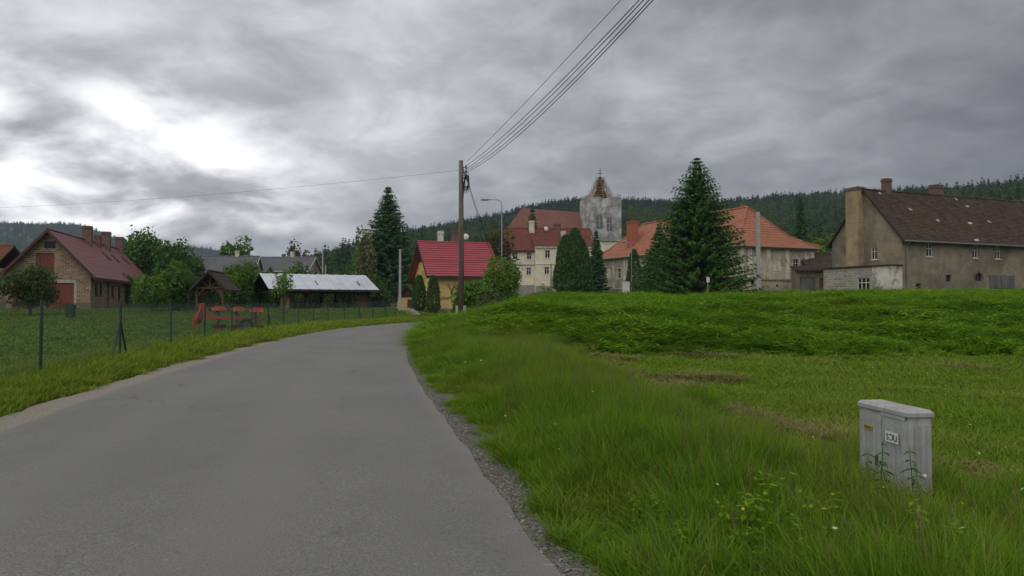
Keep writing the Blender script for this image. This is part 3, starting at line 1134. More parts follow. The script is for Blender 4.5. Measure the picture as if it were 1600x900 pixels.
def tree(name, px, Y, top, rpx, kind, leaf, label, cat='tree', group=None, seed=1, **kw):
    """a tree at photograph column px and distance Y whose top is at row top"""
    X = PX(px, Y)
    zg = gz(X, Y)
    H = PZ(top, Y) - zg
    R = rpx / F * Y * (1.32 if kind == 'conifer' else 1.0)
    rng = np.random.default_rng(seed)
    root = empty(name, (X, Y, zg), 0, label, cat, group)
    size = kw.get('size', max(0.10, 0.0022 * Y))
    mat = LEAFM[leaf]
    if kind == 'conifer':
        zb = kw.get('zb', 0.06) * H
        V, Fq = conifer_cards(H, R, zb, rng, int(kw.get('levels', 30) * 1.35), kw.get('per', 8) + 4, kw.get('step', R / 11), size * 1.5,
                              kw.get('power', 0.9), kw.get('droop', 0.32), kw.get('upturn', 0.28), kw.get('rag', 0.32), (-1, -0.6, -0.2, 0.2, 0.6, 1), 0.33)
        lim = []
        mb = MB()
        r0 = kw.get('tr', 0.016 * H)
        mb.path([(0, 0, -0.3), (0, 0, H * 0.1), (0, 0, H * 0.5), (0, 0, H * 0.97)], [r0 * 1.3, r0, r0 * 0.55, 0.02], 8)
        for k in range(40):
            z = zb + (H - zb) * rng.uniform(0, 0.85)
            a = rng.uniform(0, 6.28)
            Ln = R * (1 - (z - zb) / (H - zb)) * 0.85
            mb.path([(0, 0, z), (math.cos(a) * Ln * 0.5, math.sin(a) * Ln * 0.5, z - 0.1 * Ln), (math.cos(a) * Ln, math.sin(a) * Ln, z - 0.06 * Ln)], [0.05, 0.03, 0.01], 4)
        mb.build('trunk', M['bark'], root)
    elif kind == 'column':
        lobes = kw.get('lobes', [(0, 0, 1.0, 1.0)])
        parts = []
        for (ox, oy, hr, rr_) in lobes:
            h, r = H * hr, R * rr_
            n = int(kw.get('n', 3200) * hr)
            t = rng.uniform(0, 1, n)
            prof = np.clip(t / 0.12, 0.45, 1) ** 0.6 * np.sqrt(np.clip(1 - t ** kw.get('pw', 2.2), 0, 1)) + 0.03
            a_ = rng.uniform(0, 6.28, n)
            dpt = rng.uniform(0.55, 1.0, n) ** 0.4 * (1 + 0.10 * np.sin(a_ * 5 + t * 9) * np.sin(t * 21 + a_ * 2)) + rng.normal(0, 0.03, n)
            P = np.stack([np.cos(a_) * r * prof * dpt + ox * R, np.sin(a_) * r * prof * dpt + oy * R, 0.02 * h + t * h * 0.97], -1)
            U = unit(np.stack([np.cos(a_) * 0.45, np.sin(a_) * 0.45, np.ones(n)], -1) + rng.normal(0, 0.35, (n, 3)))
            s = size * rng.uniform(0.7, 1.5, (n, 1))
            W = unit(np.cross(U, rng.normal(size=(n, 3)) + 0)) * s * 0.45
            parts.append(cards(P, U * s, W))
        V, Fq = join(parts)
        mb = MB()
        for (ox, oy, hr, rr_) in lobes:
            mb.path([(ox * R, oy * R, -0.2), (ox * R, oy * R, H * hr * 0.9)], [0.09, 0.02], 6)
        mb.build('trunk', M['bark'], root)
    else:
        zlow = kw.get('low', 0.28) * H
        blobs = broad_blobs(rng, H, R, zlow, kw.get('nb', 13) + 4)
        V, Fq = crown_cards(blobs, rng, size, kw.get('dens', 6.0))
        limbs = [(b[0], b[1], b[2], rng.uniform(0.25, 0.8)) for b in blobs[:-1]]
        trunk_mesh(H * 0.8, kw.get('tr', 0.02 * H + 0.04), rng, limbs).build('trunk', M['barkgrey'] if leaf in ('olive', 'willow') else M['bark'], root)
    crown = link('crown', quad_mesh('crown', V, Fq, mat), root)
    crown['kind'] = 'stuff'
    return root


# conifers
tree('spruce_tree', 1090, 62, 246, 70, 'conifer', 'spruce_fresh', 'large fresh green spruce standing in front of the orange-roofed manor', seed=3, levels=50, per=12, step=0.28, size=0.125, power=0.66, droop=0.24, upturn=0.28, rag=0.30)
tree('spruce_tree', 1030, 68, 350, 34, 'conifer', 'spruce', 'small dark spruce touching the lower branches of the large spruce', seed=4, levels=26, per=8, size=0.14)
tree('spruce_tree', 606, 135, 290, 42, 'conifer', 'spruce', 'tall dark spruce rising alone above the metal-roofed shed', seed=5, levels=40, per=9, zb=0.22, step=0.4, size=0.24, power=0.72, rag=0.35, tr=0.38)
tree('spruce_tree', 832, 150, 324, 17, 'conifer', 'spruce_fresh', 'narrow conifer showing in front of the pink church roof', seed=6, levels=26, per=7, size=0.26, power=0.7)
tree('spruce_tree', 932, 112, 360, 15, 'conifer', 'spruce', 'small spruce at the foot of the wrapped church tower', seed=7, levels=22, per=7, size=0.2)
tree('spruce_tree', 1252, 150, 307, 19, 'conifer', 'spruce', 'dark pointed spruce behind the far end of the manor roof', seed=8, levels=34, per=8, size=0.27)
# thujas and columns
tree('thuja_shrub', 655, 79.6, 430, 11, 'column', 'thuja', 'columnar thuja before the gable, nearer to the small yellow hut', 'shrub', 'thujas before the yellow house', 12, size=0.10)
tree('thuja_shrub', 677, 78.6, 430, 11, 'column', 'thuja', 'columnar thuja before the corner below the red roof', 'shrub', 'thujas before the yellow house', 13, size=0.10)
tree('cypress_tree', 991, 98, 389, 13, 'column', 'thuja', 'slim pointed cypress before the manor windows', seed=14, pw=1.3, size=0.13)
tree('thuja_tree', 895, 92, 356, 31, 'column', 'thuja', 'broad double-topped dark thuja beside the cream house', seed=15, lobes=[(0.12, 0, 1.0, 0.72), (-0.35, 0.1, 0.90, 0.66), (0.45, 0.1, 0.83, 0.6)], n=7000, pw=1.35, size=0.16)
# broadleaf
tree('round_tree', 368, 165, 364, 27, 'broad', 'broad', 'round dark tree above the grey slate roofs', seed=21, low=0.2, nb=15)
tree('broadleaf_tree', 218, 112, 359, 32, 'broad', 'broad', 'tall leafy tree just behind the barn chimneys', seed=22, low=0.1, nb=16)
tree('broadleaf_tree', 268, 110, 374, 30, 'broad', 'broad', 'leafy tree between the barn trees and the timber carport', seed=23, low=0.08, nb=16)
tree('broadleaf_tree', 300, 122, 388, 26, 'broad', 'broad', 'low leafy tree behind the timber carport roof', seed=24, low=0.08, nb=14)
tree('small_tree', 47, 60, 411, 45, 'broad', 'garden', 'small bushy green tree in front of the brick barn door', seed=25, low=0.12, nb=16, dens=4.5, size=0.11)
tree('bush', 238, 68, 426, 30, 'broad', 'light', 'light green bush at the far corner of the brick barn', 'bush', seed=26, low=0.02, nb=14, size=0.13)
tree('bush', 272, 70, 412, 34, 'broad', 'broad', 'large green bush left of the timber carport', 'bush', seed=27, low=0.02, nb=15, size=0.13)
tree('bush', 300, 71, 432, 22, 'broad', 'willow', 'grey-green bush against the carport post', 'bush', seed=28, low=0.02, nb=12, size=0.12)
tree('bush', 372, 78, 410, 32, 'broad', 'broad', 'dark green bush right of the timber carport', 'bush', seed=29, low=0.02, nb=16, size=0.14)
tree('bush', 405, 82, 424, 26, 'broad', 'broad', 'green bush beside the end of the metal-roofed shed', 'bush', seed=30, low=0.02, nb=12, size=0.14)
tree('bush', 396, 105, 408, 22, 'broad', 'olive', 'olive bush in front of the slate roofs', 'bush', seed=51, low=0.02, nb=12)
tree('bush', 462, 108, 411, 24, 'broad', 'broad', 'rounded green tree-bush at the end of the second slate roof', 'bush', seed=52, low=0.02, nb=14)
tree('bush', 425, 100, 418, 16, 'broad', 'garden', 'small green bush between slate roof and metal shed roof', 'bush', seed=53, low=0.02, nb=10)
tree('young_tree', 443, 64, 416, 21, 'broad', 'light', 'sparse young light green tree before the metal shed roof', seed=31, low=0.3, nb=9, dens=1.8, size=0.10)
tree('broadleaf_tree', 466, 210, 377, 22, 'broad', 'olive', 'brownish tree on the slope above the slate roofs', seed=32, low=0.15, nb=13, dens=3.5)
tree('chestnut_tree', 572, 128, 350, 19, 'broad', 'blossom', 'pale blossoming tree leaning against the tall dark spruce', seed=33, low=0.12, nb=14, dens=4)
tree('broadleaf_tree', 775, 108, 352, 34, 'broad', 'olive', 'olive brown tree between red roof and cream house', seed=34, low=0.1, nb=16, dens=3.0)
tree('broadleaf_tree', 800, 112, 372, 16, 'broad', 'olive', 'thin half-bare tree in front of the cream house windows', seed=35, low=0.05, nb=9, dens=0.8)
tree('bush', 780, 49, 403, 34, 'broad', 'light', 'bright green bush on the bank right of the wooden pole', 'bush', seed=36, low=0.0, nb=18, size=0.10)
tree('bush', 740, 46, 428, 37, 'broad', 'broad', 'dark green bush directly behind the wooden pole', 'bush', seed=37, low=0.0, nb=16, size=0.10)
tree('bush', 716, 50, 464, 13, 'broad', 'broad', 'low green bush on the road side of the wooden pole', 'bush', seed=42, low=0.0, nb=12, size=0.10)
tree('bush', 765, 43, 452, 26, 'broad', 'willow', 'low twiggy bush on the bank below the bright bush', 'bush', seed=38, low=0.0, nb=10, dens=2.5, size=0.09)
tree('bush', 852, 70, 440, 16, 'broad', 'light', 'small pale bush in front of the cream house plinth', 'bush', seed=39, low=0.0, nb=8, dens=3, size=0.11)
tree('broadleaf_tree', 1292, 125, 364, 27, 'broad', 'light', 'bright green tree between manor and plastered farmhouse', seed=40, low=0.1, nb=14)
tree('broadleaf_tree', 985, 190, 358, 20, 'broad', 'light', 'green tree beside the wrapped church tower', seed=41, low=0.1, nb=12)

# far wood: thousands of crowns that read as one mass
fr = np.random.default_rng(5)


def forest_conifer(rng):
    return conifer_cards(15.0, 2.7, 1.5, rng, 15, 6, 0.75, 0.72, 0.8, 0.35, 0.2, 0.35)


def forest_broad(rng, H=12.0, R=4.4):
    return crown_cards(broad_blobs(rng, H, R, 1.0, 10), rng, 0.55, 3.2)


FM = {
    'c': mat_leaf('wood_conifer_needles', (0.023, 0.051, 0.023), (0.043, 0.084, 0.032), 0.12, None, 0, 1, (0.031, 0.063, 0.030)),
    'b': mat_leaf('wood_broad_leaves', (0.043, 0.094, 0.023), (0.084, 0.152, 0.033), 0.25, (0.095, 0.128, 0.036), 0.5, 0.01, (0.033, 0.076, 0.023)),
    'y': mat_leaf('wood_light_leaves', (0.076, 0.133, 0.024), (0.128, 0.196, 0.041), 0.3, (0.108, 0.128, 0.042), 0.5, 0.01, (0.063, 0.114, 0.024)),
}
wood_c = protos('hillside_wood', [quad_mesh('conifer_crown', *forest_conifer(fr), FM['c']) for k in range(3)]
                + [quad_mesh('broad_crown', *forest_broad(fr), FM['b']) for k in range(3)]
                + [quad_mesh('broad_crown', *forest_broad(fr, 10, 4.2), FM['y']) for k in range(2)])


def wood(name, n, r0, r1, a0, a1, smin, smax, mix, label, keep=None, power=1.0):
    u = fr.uniform(size=n)
    r = np.sqrt(r0 * r0 + u ** power * (r1 * r1 - r0 * r0))
    az = np.radians(fr.uniform(a0, a1, n))
    x, y = r * np.sin(az), r * np.cos(az)
    if keep is not None:
        ok = keep(x, y, r)
        x, y, r = x[ok], y[ok], r[ok]
    n = len(x)
    z = ground(x, y) - 0.4
    s = fr.uniform(smin, smax, n)
    pc = mix(x, y, r, z)
    pick = np.where(fr.uniform(size=n) < pc, fr.integers(0, 3, n), np.where(fr.uniform(size=n) < 0.75, fr.integers(3, 6, n), fr.integers(6, 8, n)))
    scl = np.stack([s * fr.uniform(0.85, 1.15, n), s, s * fr.uniform(0.85, 1.2, n)], -1)
    rot = np.stack([fr.normal(0, 0.03, n), fr.normal(0, 0.03, n), fr.uniform(0, 6.28, n)], -1)
    return scatter(name, np.stack([x, y, z], -1), rot, scl, pick, wood_c, label)


def mixA(x, y, r, z):
    patch = 0.25 * np.sin(x * 0.013 + 1) * np.sin(y * 0.011)
    return np.clip(0.12 + 0.75 * sstep(60, 110, z) + patch, 0.03, 0.95)


wood('hillside_wood', 24000, 230, 1080, -20, 41, 0.5, 0.88, mixA, 'dense mixed wood covering the hill behind the village',
     keep=lambda x, y, r: (r > 230 + 40 * np.sin(x * 0.02)), power=0.85)
wood('hillside_wood', 9000, 1300, 2750, -44, -10, 0.75, 1.1, lambda x, y, r, z: np.full(len(x), 0.6), 'distant blue wooded hills beyond the brick barn')
# bushes and trees of the near slope, one green mass
wood('slope_thicket', 420, 105, 250, -19, -8.2, 0.28, 0.62, lambda x, y, r, z: np.full(len(x), 0.06), 'green thicket on the slope behind the metal-roofed shed',
     keep=lambda x, y, r: (r > 118 - 1.4 * (x + 20)) & ~((np.abs(x + 30) < 14) & (y < 165)))
wood('slope_thicket', 260, 140, 240, -7, 3, 0.35, 0.7, lambda x, y, r, z: np.full(len(x), 0.1), 'thicket on the slope behind the red-roofed yellow house',
     keep=lambda x, y, r: x < -6)
wood('slope_thicket', 300, 130, 240, 8, 24, 0.4, 0.85, lambda x, y, r, z: np.full(len(x), 0.15), 'thicket behind the manor below the hill wood',
     keep=lambda x, y, r: (y > 128 + 0.0 * x) & ~((x < 34) & (y < 195)))
wood('slope_thicket', 120, 120, 240, -40, -20, 0.35, 0.7, lambda x, y, r, z: np.full(len(x), 0.1), 'thicket behind barn and slate roofs',
     keep=lambda x, y, r: (y > 175) | ((x < -62) & (y > 125)))
wood('slope_thicket', 150, 94, 118, -29, -9.2, 0.22, 0.40, lambda x, y, r, z: np.full(len(x), 0.03), 'hedge of shrubs right behind the metal-roofed shed',
     keep=lambda x, y, r: (y > 90) & (x < -15.5) & (x > -52))

# ------------------------------------------------------------------ building helpers
def clip_poly(poly, box):
    """clip a convex polygon (u,v) to an axis aligned box"""
    def cut(pts, inside, inter):
        out = []
        for i in range(len(pts)):
            p, q = pts[i - 1], pts[i]
            if inside(q):
                if not inside(p):
                    out.append(inter(p, q))
                out.append(q)
            elif inside(p):
                out.append(inter(p, q))
        return out
    u0, u1, v0, v1 = box

    def iu(u):
        return lambda p, q: (u, p[1] + (q[1] - p[1]) * (u - p[0]) / (q[0] - p[0]))

    def iv(v):
        return lambda p, q: (p[0] + (q[0] - p[0]) * (v - p[1]) / (q[1] - p[1]), v)
    pts = list(poly)
    for ins, it in ((lambda p: p[0] >= u0 - 1e-9, iu(u0)), (lambda p: p[0] <= u1 + 1e-9, iu(u1)), (lambda p: p[1] >= v0 - 1e-9, iv(v0)), (lambda p: p[1] <= v1 + 1e-9, iv(v1))):
        if pts:
            pts = cut(pts, ins, it)
    return pts


class Face:
    """a wall plane: origin o, direction d (2D), outward normal to the right of d"""

    def __init__(self, o, d):
        self.o = Vector((o[0], o[1], o[2] if len(o) > 2 else 0))
        l = math.hypot(*d)
        self.d = Vector((d[0] / l, d[1] / l, 0))
        self.n = Vector((self.d.y, -self.d.x, 0))

    def p(self, u, v, out=0.0):
        return self.o + self.d * u + Vector((0, 0, v)) + self.n * out

    def box(self, mb, u0, u1, v0, v1, o0, o1):
        c = self.p((u0 + u1) / 2, (v0 + v1) / 2, (o0 + o1) / 2)
        return mb.obox(c, self.d * (u1 - u0) / 2, self.n * (o1 - o0) / 2, Vector((0, 0, (v1 - v0) / 2)))

    def wall(self, root, outline, holes, mat, name='wall', deep=0.22, label=None):
        mb = MB()
        us = sorted({p[0] for p in outline} | {h[0] for h in holes} | {h[2] for h in holes})
        vs = sorted({p[1] for p in outline} | {h[1] for h in holes} | {h[3] for h in holes})
        for i in range(len(us) - 1):
            for j in range(len(vs) - 1):
                cu, cv = (us[i] + us[i + 1]) / 2, (vs[j] + vs[j + 1]) / 2
                if any(h[0] < cu < h[2] and h[1] < cv < h[3] for h in holes):
                    continue
                pl = clip_poly(outline, (us[i], us[i + 1], vs[j], vs[j + 1]))
                if len(pl) >= 3:
                    mb.poly([self.p(u, v) for u, v in pl])
        for (u0, v0, u1, v1) in [h[:4] for h in holes]:
            for a_, b_ in (((u0, v0), (u1, v0)), ((u1, v0), (u1, v1)), ((u1, v1), (u0, v1)), ((u0, v1), (u0, v0))):
                mb.poly([self.p(*a_), self.p(*b_), self.p(*b_, -deep), self.p(*a_, -deep)])
        o = mb.build(name, mat, root)
        if label:
            o['label'] = label
        return o

    def window(self, root, u0, v0, u1, v1, fmat=None, cols=2, rows=2, deep=0.12, fw=0.06, sill=True, glass=None, surround=None, sw=0.12):
        fmat = fmat or M['white']
        mb = MB()
        o0, o1 = -deep - 0.05, -deep
        self.box(mb, u0, u0 + fw, v0, v1, o0, o1)
        self.box(mb, u1 - fw, u1, v0, v1, o0, o1)
        self.box(mb, u0 + fw, u1 - fw, v0, v0 + fw, o0, o1)
        self.box(mb, u0 + fw, u1 - fw, v1 - fw, v1, o0, o1)
        for k in range(1, cols):
            c = u0 + (u1 - u0) * k / cols
            self.box(mb, c - fw * 0.45, c + fw * 0.45, v0 + fw, v1 - fw, o0, o1 - 0.006)
        for k in range(1, rows):
            c = v0 + (v1 - v0) * (k / rows if rows > 2 else 0.62)
            self.box(mb, u0 + fw, u1 - fw, c - fw * 0.35, c + fw * 0.35, o0, o1 - 0.011)
        w = mb.build('window', fmat, root)
        pm = MB().poly([self.p(u0 + 0.01, v0 + 0.01, o0 + 0.012), self.p(u1 - 0.01, v0 + 0.01, o0 + 0.012), self.p(u1 - 0.01, v1 - 0.01, o0 + 0.012), self.p(u0 + 0.01, v1 - 0.01, o0 + 0.012)])
        pm.build('pane', glass or M['glass'], w)
        if sill:
            sm = MB()
            self.box(sm, u0 - 0.08, u1 + 0.08, v0 - 0.07, v0 - 0.005, -deep, 0.08)
            sm.build('sill', surround or fmat, w)
        if surround:
            sm = MB()
            self.box(sm, u0 - sw, u0 - 0.003, v0, v1 + sw, 0.002, 0.05)
            self.box(sm, u1 + 0.003, u1 + sw, v0, v1 + sw, 0.002, 0.05)
            self.box(sm, u0 - 0.003, u1 + 0.003, v1 + 0.003, v1 + sw, 0.002, 0.047)
            sm.build('surround', surround, w)
        return w

    def plate(self, root, name, u0, v0, u1, v1, o0, o1, mat, label=None):
        mb = MB()
        self.box(mb, u0, u1, v0, v1, o0, o1)
        o = mb.build(name, mat, root)
        if label:
            o['label'] = label
        return o

    def boards(self, root, u0, v0, u1, v1, n, mat, name='door', out=-0.10):
        """a boarded door: frame behind, boards as pieces"""
        mb = MB()
        self.box(mb, u0 + 0.01, u1 - 0.01, v0, v1, out - 0.06, out - 0.025)
        d = mb.build(name, mat, root)
        w = (u1 - u0) / n
        for k in range(n):
            b = MB()
            self.box(b, u0 + k * w + 0.012, u0 + (k + 1) * w - 0.012, v0 + 0.02, v1 - 0.02 - 0.03 * (k % 2), out - 0.022, out + 0.006 * (k % 3))
            b.build('board', mat, d)
        return d


def roof_plane(mb, A, Bp, C, D, rows, step=0.03):
    """stepped courses between eave A-B and ridge D-C"""
    A, Bp, C, D = Vector(A), Vector(Bp), Vector(C), Vector(D)
    nrm_ = (Bp - A).cross(D - A)
    if nrm_.length < 1e-6:
        nrm_ = (Bp - A).cross(C - A)
    nrm_.normalize()
    if nrm_.z < 0:
        nrm_ = -nrm_
    for k in range(rows):
        t0, t1 = k / rows, (k + 1) / rows
        a0, b0 = A.lerp(D, t0), Bp.lerp(C, t0)
        a1, b1 = A.lerp(D, t1), Bp.lerp(C, t1)
        up = nrm_ * step
        mb.poly([a0 + up, b0 + up, b1, a1] if (b1 - a1).length > 1e-4 else [a0 + up, b0 + up, a1])
        mb.poly([a0, b0, b0 + up, a0 + up])


def gable_roof(root, x0, x1, y0, y1, ze, zr, mat, rows, along='x', trim=None, thick=0.14, rake=None, step=0.03):
    """roof over the rectangle (eave lines); ridge along x or y"""
    T = (lambda x, y, z: Vector((x, y, z))) if along == 'x' else (lambda x, y, z: Vector((y, x, z)))
    if along == 'y':
        x0, x1, y0, y1 = y0, y1, x0, x1
    ym = (y0 + y1) / 2
    mb = MB()
    roof_plane(mb, T(x0, y0, ze), T(x1, y0, ze), T(x1, ym, zr), T(x0, ym, zr), rows, step)
    roof_plane(mb, T(x1, y1, ze), T(x0, y1, ze), T(x0, ym, zr), T(x1, ym, zr), rows, step)
    # underside
    mb.poly([T(x0, y0, ze - thick), T(x1, y0, ze - thick), T(x1, ym, zr - thick), T(x0, ym, zr - thick)])
    mb.poly([T(x1, y1, ze - thick), T(x0, y1, ze - thick), T(x0, ym, zr - thick), T(x1, ym, zr - thick)])
    r = mb.build('roof', mat, root)
    tm = MB()
    for xx in (x0, x1):
        for (ya, yb) in ((y0, ym), (y1, ym)):
            tm.poly([T(xx, ya, ze + step), T(xx, yb, zr + step), T(xx, yb, zr - thick - 0.06), T(xx, ya, ze - thick - 0.06)])
            e_ = 0.05 if xx == x1 else -0.05
            tm.prism([T(xx, ya, ze + 0.03), T(xx, yb, zr + 0.03), T(xx, yb, zr - thick - 0.08), T(xx, ya, ze - thick - 0.08)], T(e_, 0, 0) if along == 'x' else Vector((0, e_, 0)))
    for yy, s_ in ((y0, -1), (y1, 1)):
        tm.prism([T(x0, yy, ze + 0.015), T(x1, yy, ze + 0.015), T(x1, yy, ze - thick - 0.03), T(x0, yy, ze - thick - 0.03)], T(0, 0.04 * s_, 0) if along == 'x' else Vector((0.04 * s_, 0, 0)))
    tm.build('roof_edge', trim or M['darkwood'], r)
    rm = MB()
    rm.path([T(x0 - 0.02, ym, zr + 0.02), T(x1 + 0.02, ym, zr + 0.02)], 0.11, 8)
    rm.build('ridge_cap', mat, r)
    return r


def chimney(root, x, y, z0, z1, w, d, mat, cap=None, parent=None):
    mb = MB()
    mb.box(x - w / 2, x + w / 2, y - d / 2, y + d / 2, z0, z1)
    o = mb.build('chimney', mat, parent or root)
    mb = MB()
    mb.box(x - w / 2 - 0.07, x + w / 2 + 0.07, y - d / 2 - 0.07, y + d / 2 + 0.07, z1 - 0.24, z1 - 0.10)
    mb.box(x - w / 2 - 0.03, x + w / 2 + 0.03, y - d / 2 - 0.03, y + d / 2 + 0.03, z1 + 0.003, z1 + 0.07)
    if parent is None or parent is root:
        mb.build('chimney_cap', cap or mat, o)
    else:
        mb.build('chimney_cap', cap or mat, parent)
    return o


def yaw_of(dx, dy):
    return math.atan2(dy, dx)


# wall and roof colours
M['plaster_brown'] = mat_plain('old_brown_render', (0.262, 0.222, 0.155), 0.95, 0.3, 0.7, dirt=(0.145, 0.125, 0.09), dscale=0.35, dlo=0.42, dhi=0.68)
M['plaster_white'] = mat_plain('flaking_white_render', (0.66, 0.63, 0.56), 0.95, 0.15, 1.5, dirt=(0.23, 0.20, 0.165), dscale=0.8, dlo=0.45, dhi=0.62)
M['plaster_manor'] = mat_plain('weathered_manor_render', (0.50, 0.44, 0.34), 0.95, 0.2, 0.9, dirt=(0.28, 0.235, 0.18), dscale=0.45, dlo=0.42, dhi=0.66)
M['manor_trim'] = mat_plain('pale_manor_trim', (0.62, 0.56, 0.45), 0.95, 0.2, 1.5, dirt=(0.27, 0.235, 0.19), dscale=0.8, dlo=0.5, dhi=0.7)
M['cream'] = mat_plain('cream_render', (0.70, 0.64, 0.49), 0.95, 0.10, 1.0, dirt=(0.52, 0.46, 0.36), dscale=0.5, dlo=0.52, dhi=0.75)
M['plinth_grey'] = mat_plain('grey_plinth', (0.29, 0.275, 0.245), 0.95, 0.2, 2.0)
M['yellow'] = mat_plain('yellow_render', (0.66, 0.47, 0.17), 0.9, 0.07, 1.5)
M['brick_barn'] = mat_masonry('barn_stone_and_brick', (0.36, 0.225, 0.135), (0.13, 0.070, 0.050), (0.36, 0.30, 0.22), 0.50, 0.20, 0.032, (0.23, 0.145, 0.095))
M['brick_red'] = mat_masonry('red_chimney_brick', (0.17, 0.075, 0.058), (0.10, 0.05, 0.042), (0.22, 0.17, 0.14), 0.26, 0.085, 0.014, (0.085, 0.06, 0.052))
M['stone_wall'] = mat_masonry('rough_stone_wall', (0.36, 0.33, 0.28), (0.21, 0.19, 0.155), (0.42, 0.385, 0.33), 0.5, 0.24, 0.03, (0.45, 0.42, 0.37))
M['roof_orange'] = mat_roof('orange_tile', (0.37, 0.155, 0.092), 3.4, 4.2, 0.2, None, 0.85, 0.3)
M['roof_brown'] = mat_roof('old_brown_tile', (0.080, 0.055, 0.041), 4.2, 4.5, 0.5, (0.105, 0.092, 0.066), 0.95, 0.4)
M['roof_barn'] = mat_roof('dark_red_sheet', (0.20, 0.075, 0.072), 0.6, 2.2, 0.05, None, 0.6, 0.15)
M['roof_red'] = mat_roof('crimson_metal_tile', (0.35, 0.072, 0.088), 0.35, 4.5, 0.05, None, 0.45, 0.25)
M['roof_slate'] = mat_roof('grey_slate', (0.13, 0.134, 0.14), 4, 4, 0.2, None, 0.8, 0.3)
M['roof_church'] = mat_roof('pinkish_church_tile', (0.245, 0.115, 0.095), 4, 4, 0.12, None, 0.9, 0.2)
M['roof_cream'] = mat_roof('red_brown_tile', (0.175, 0.062, 0.045), 4, 4, 0.25, (0.09, 0.05, 0.035), 0.9, 0.3)
M['sheet_metal'] = mat_plain('pale_sheet_metal', (0.52, 0.55, 0.60), 0.42, 0.08, 0.8, metal=0.35, dirt=(0.40, 0.42, 0.45), dscale=0.5)
M['door_red'] = mat_plain('red_brown_door_paint', (0.19, 0.05, 0.034), 0.8, 0.15, 3)
M['greydoor'] = mat_plain('weathered_grey_boards', (0.13, 0.125, 0.12), 0.95, 0.3, 3, stretch=(1, 1, 0.2))
M['gutter'] = mat_plain('zinc_gutter', (0.20, 0.21, 0.215), 0.5, 0.1, 4, metal=0.4)
M['pale'] = mat_plain('pale_repair_tile', (0.38, 0.36, 0.33), 0.9, 0.15, 3)

# ---- plastered farmhouse on the right
D1 = (0.919, 0.394)
FH = empty('farmhouse', (35.6, 70, 2.0), yaw_of(*D1), 'brown plastered farmhouse with dark tiled roof and tall gable chimney stack', 'house')
EH, RH, LN, WD = 5.75, 10.45, 27.0, 8.2
f1 = Face((0, 0), (1, 0))
wins = [(3.15, 3.95, 3.95, 5.2), (9.4, 3.95, 10.2, 5.2), (12.65, 3.95, 13.4, 5.2), (18.6, 3.95, 19.4, 5.2), (23, 3.95, 23.8, 5.2)]
hole = [(5.7, 1.65, 6.4, 2.3), (1.7, 0.9, 2.4, 1.45), (9.7, 1.75, 10.7, 2.55)]
f1.wall(FH, [(0, -0.5), (LN, -0.5), (LN, EH), (0, EH)], wins + hole, M['plaster_brown'])
for w in wins:
    f1.window(FH, *w, cols=2, rows=2, fw=0.075, deep=0.07)
for w in hole[:2]:
    f1.window(FH, *w, fmat=M['brownwood'], cols=1, rows=1, sill=False, deep=0.15)
# round-headed brick niche
mb = MB()
for k in range(9):
    a_ = math.pi * k / 8
    f1.box(mb, 10.2 - 0.62 * math.cos(a_) - 0.1, 10.2 - 0.62 * math.cos(a_) + 0.1, 2.1 + 0.5 * math.sin(a_) - 0.09, 2.1 + 0.5 * math.sin(a_) + 0.09, -0.02, 0.045 + 0.004 * (k % 3))
mb.build('brick_arch', M['brick_red'], FH)
f1.window(FH, *hole[2], fmat=M['brownwood'], cols=2, rows=1, sill=False, deep=0.1)
f1.boards(FH, 11.7, 1.1, 15.4, 2.35, 9, M['greydoor'], 'boarded_hatch', 0.09)
f2 = Face((0, WD), (0, -1))
gw = [(WD - 3.45, 3.75, WD - 2.75, 5.0)]
f2.wall(FH, [(0, -0.5), (WD, -0.5), (WD, EH), (WD / 2, RH), (0, EH)], gw, M['plaster_brown'])
f2.window(FH, *gw[0], cols=2, rows=2, fw=0.075, deep=0.07)
Face((LN, 0), (0, 1)).wall(FH, [(0, -0.5), (WD, -0.5), (WD, EH), (WD / 2, RH), (0, EH)], [], M['plaster_brown'])
Face((LN, WD), (-1, 0)).wall(FH, [(0, -0.5), (LN, -0.5), (LN, EH), (0, EH)], [], M['plaster_brown'])
rf = gable_roof(FH, -0.25, LN + 0.3, -0.45, WD + 0.45, EH - 0.38, RH + 0.12, M['roof_brown'], 34, 'x', M['darkwood'], 0.16)
for k, (u, t, w) in enumerate([(4.0, 0.62, 0.42), (6.6, 0.42, 0.36), (11.0, 0.40, 0.5), (14.2, 0.46, 0.42), (13.0, 0.78, 0.4), (9.7, 0.05, 0.55), (12.3, 0.93, 0.35), (1.6, 0.93, 0.3)]):
    yy = -0.45 + t * (WD / 2 + 0.45)
    zz = EH - 0.38 + t * (RH + 0.12 - EH + 0.38)
    sl_ = Vector((0, WD / 2 + 0.45, RH + 0.5 - EH)).normalized()
    mb = MB().obox((u, yy, zz + 0.06), Vector((w / 2, 0, 0.03 * (k % 3 - 1))), sl_ * 0.13, sl_.cross(Vector((1, 0, 0))) * 0.02)
    mb.build('repair_tile', M['pale'], rf)
M['stack'] = mat_plain('ochre_stack_render', (0.33, 0.245, 0.14), 0.95, 0.25, 0.8, dirt=(0.19, 0.135, 0.09), dscale=0.5)
mb = MB().box(-0.75, 0.02, 4.25, 5.75, -0.4, 10.55)
ch = mb.build('gable_chimney_stack', M['stack'], FH)
MB().box(-0.83, 0.12, 4.17, 5.83, 10.55, 10.85).build('stack_cap', M['brick_red'], ch)
chimney(FH, 3.0, WD / 2 + 0.1, 9.8, 11.75, 0.75, 0.6, M['brick_red'])
chimney(FH, 10.3, WD / 2 + 0.4, 9.8, 11.6, 1.3, 0.7, M['brick_red'])
mb = MB()
mb.path([(-0.25, -0.55, EH - 0.48), (LN + 0.3, -0.55, EH - 0.52)], 0.08, 7)
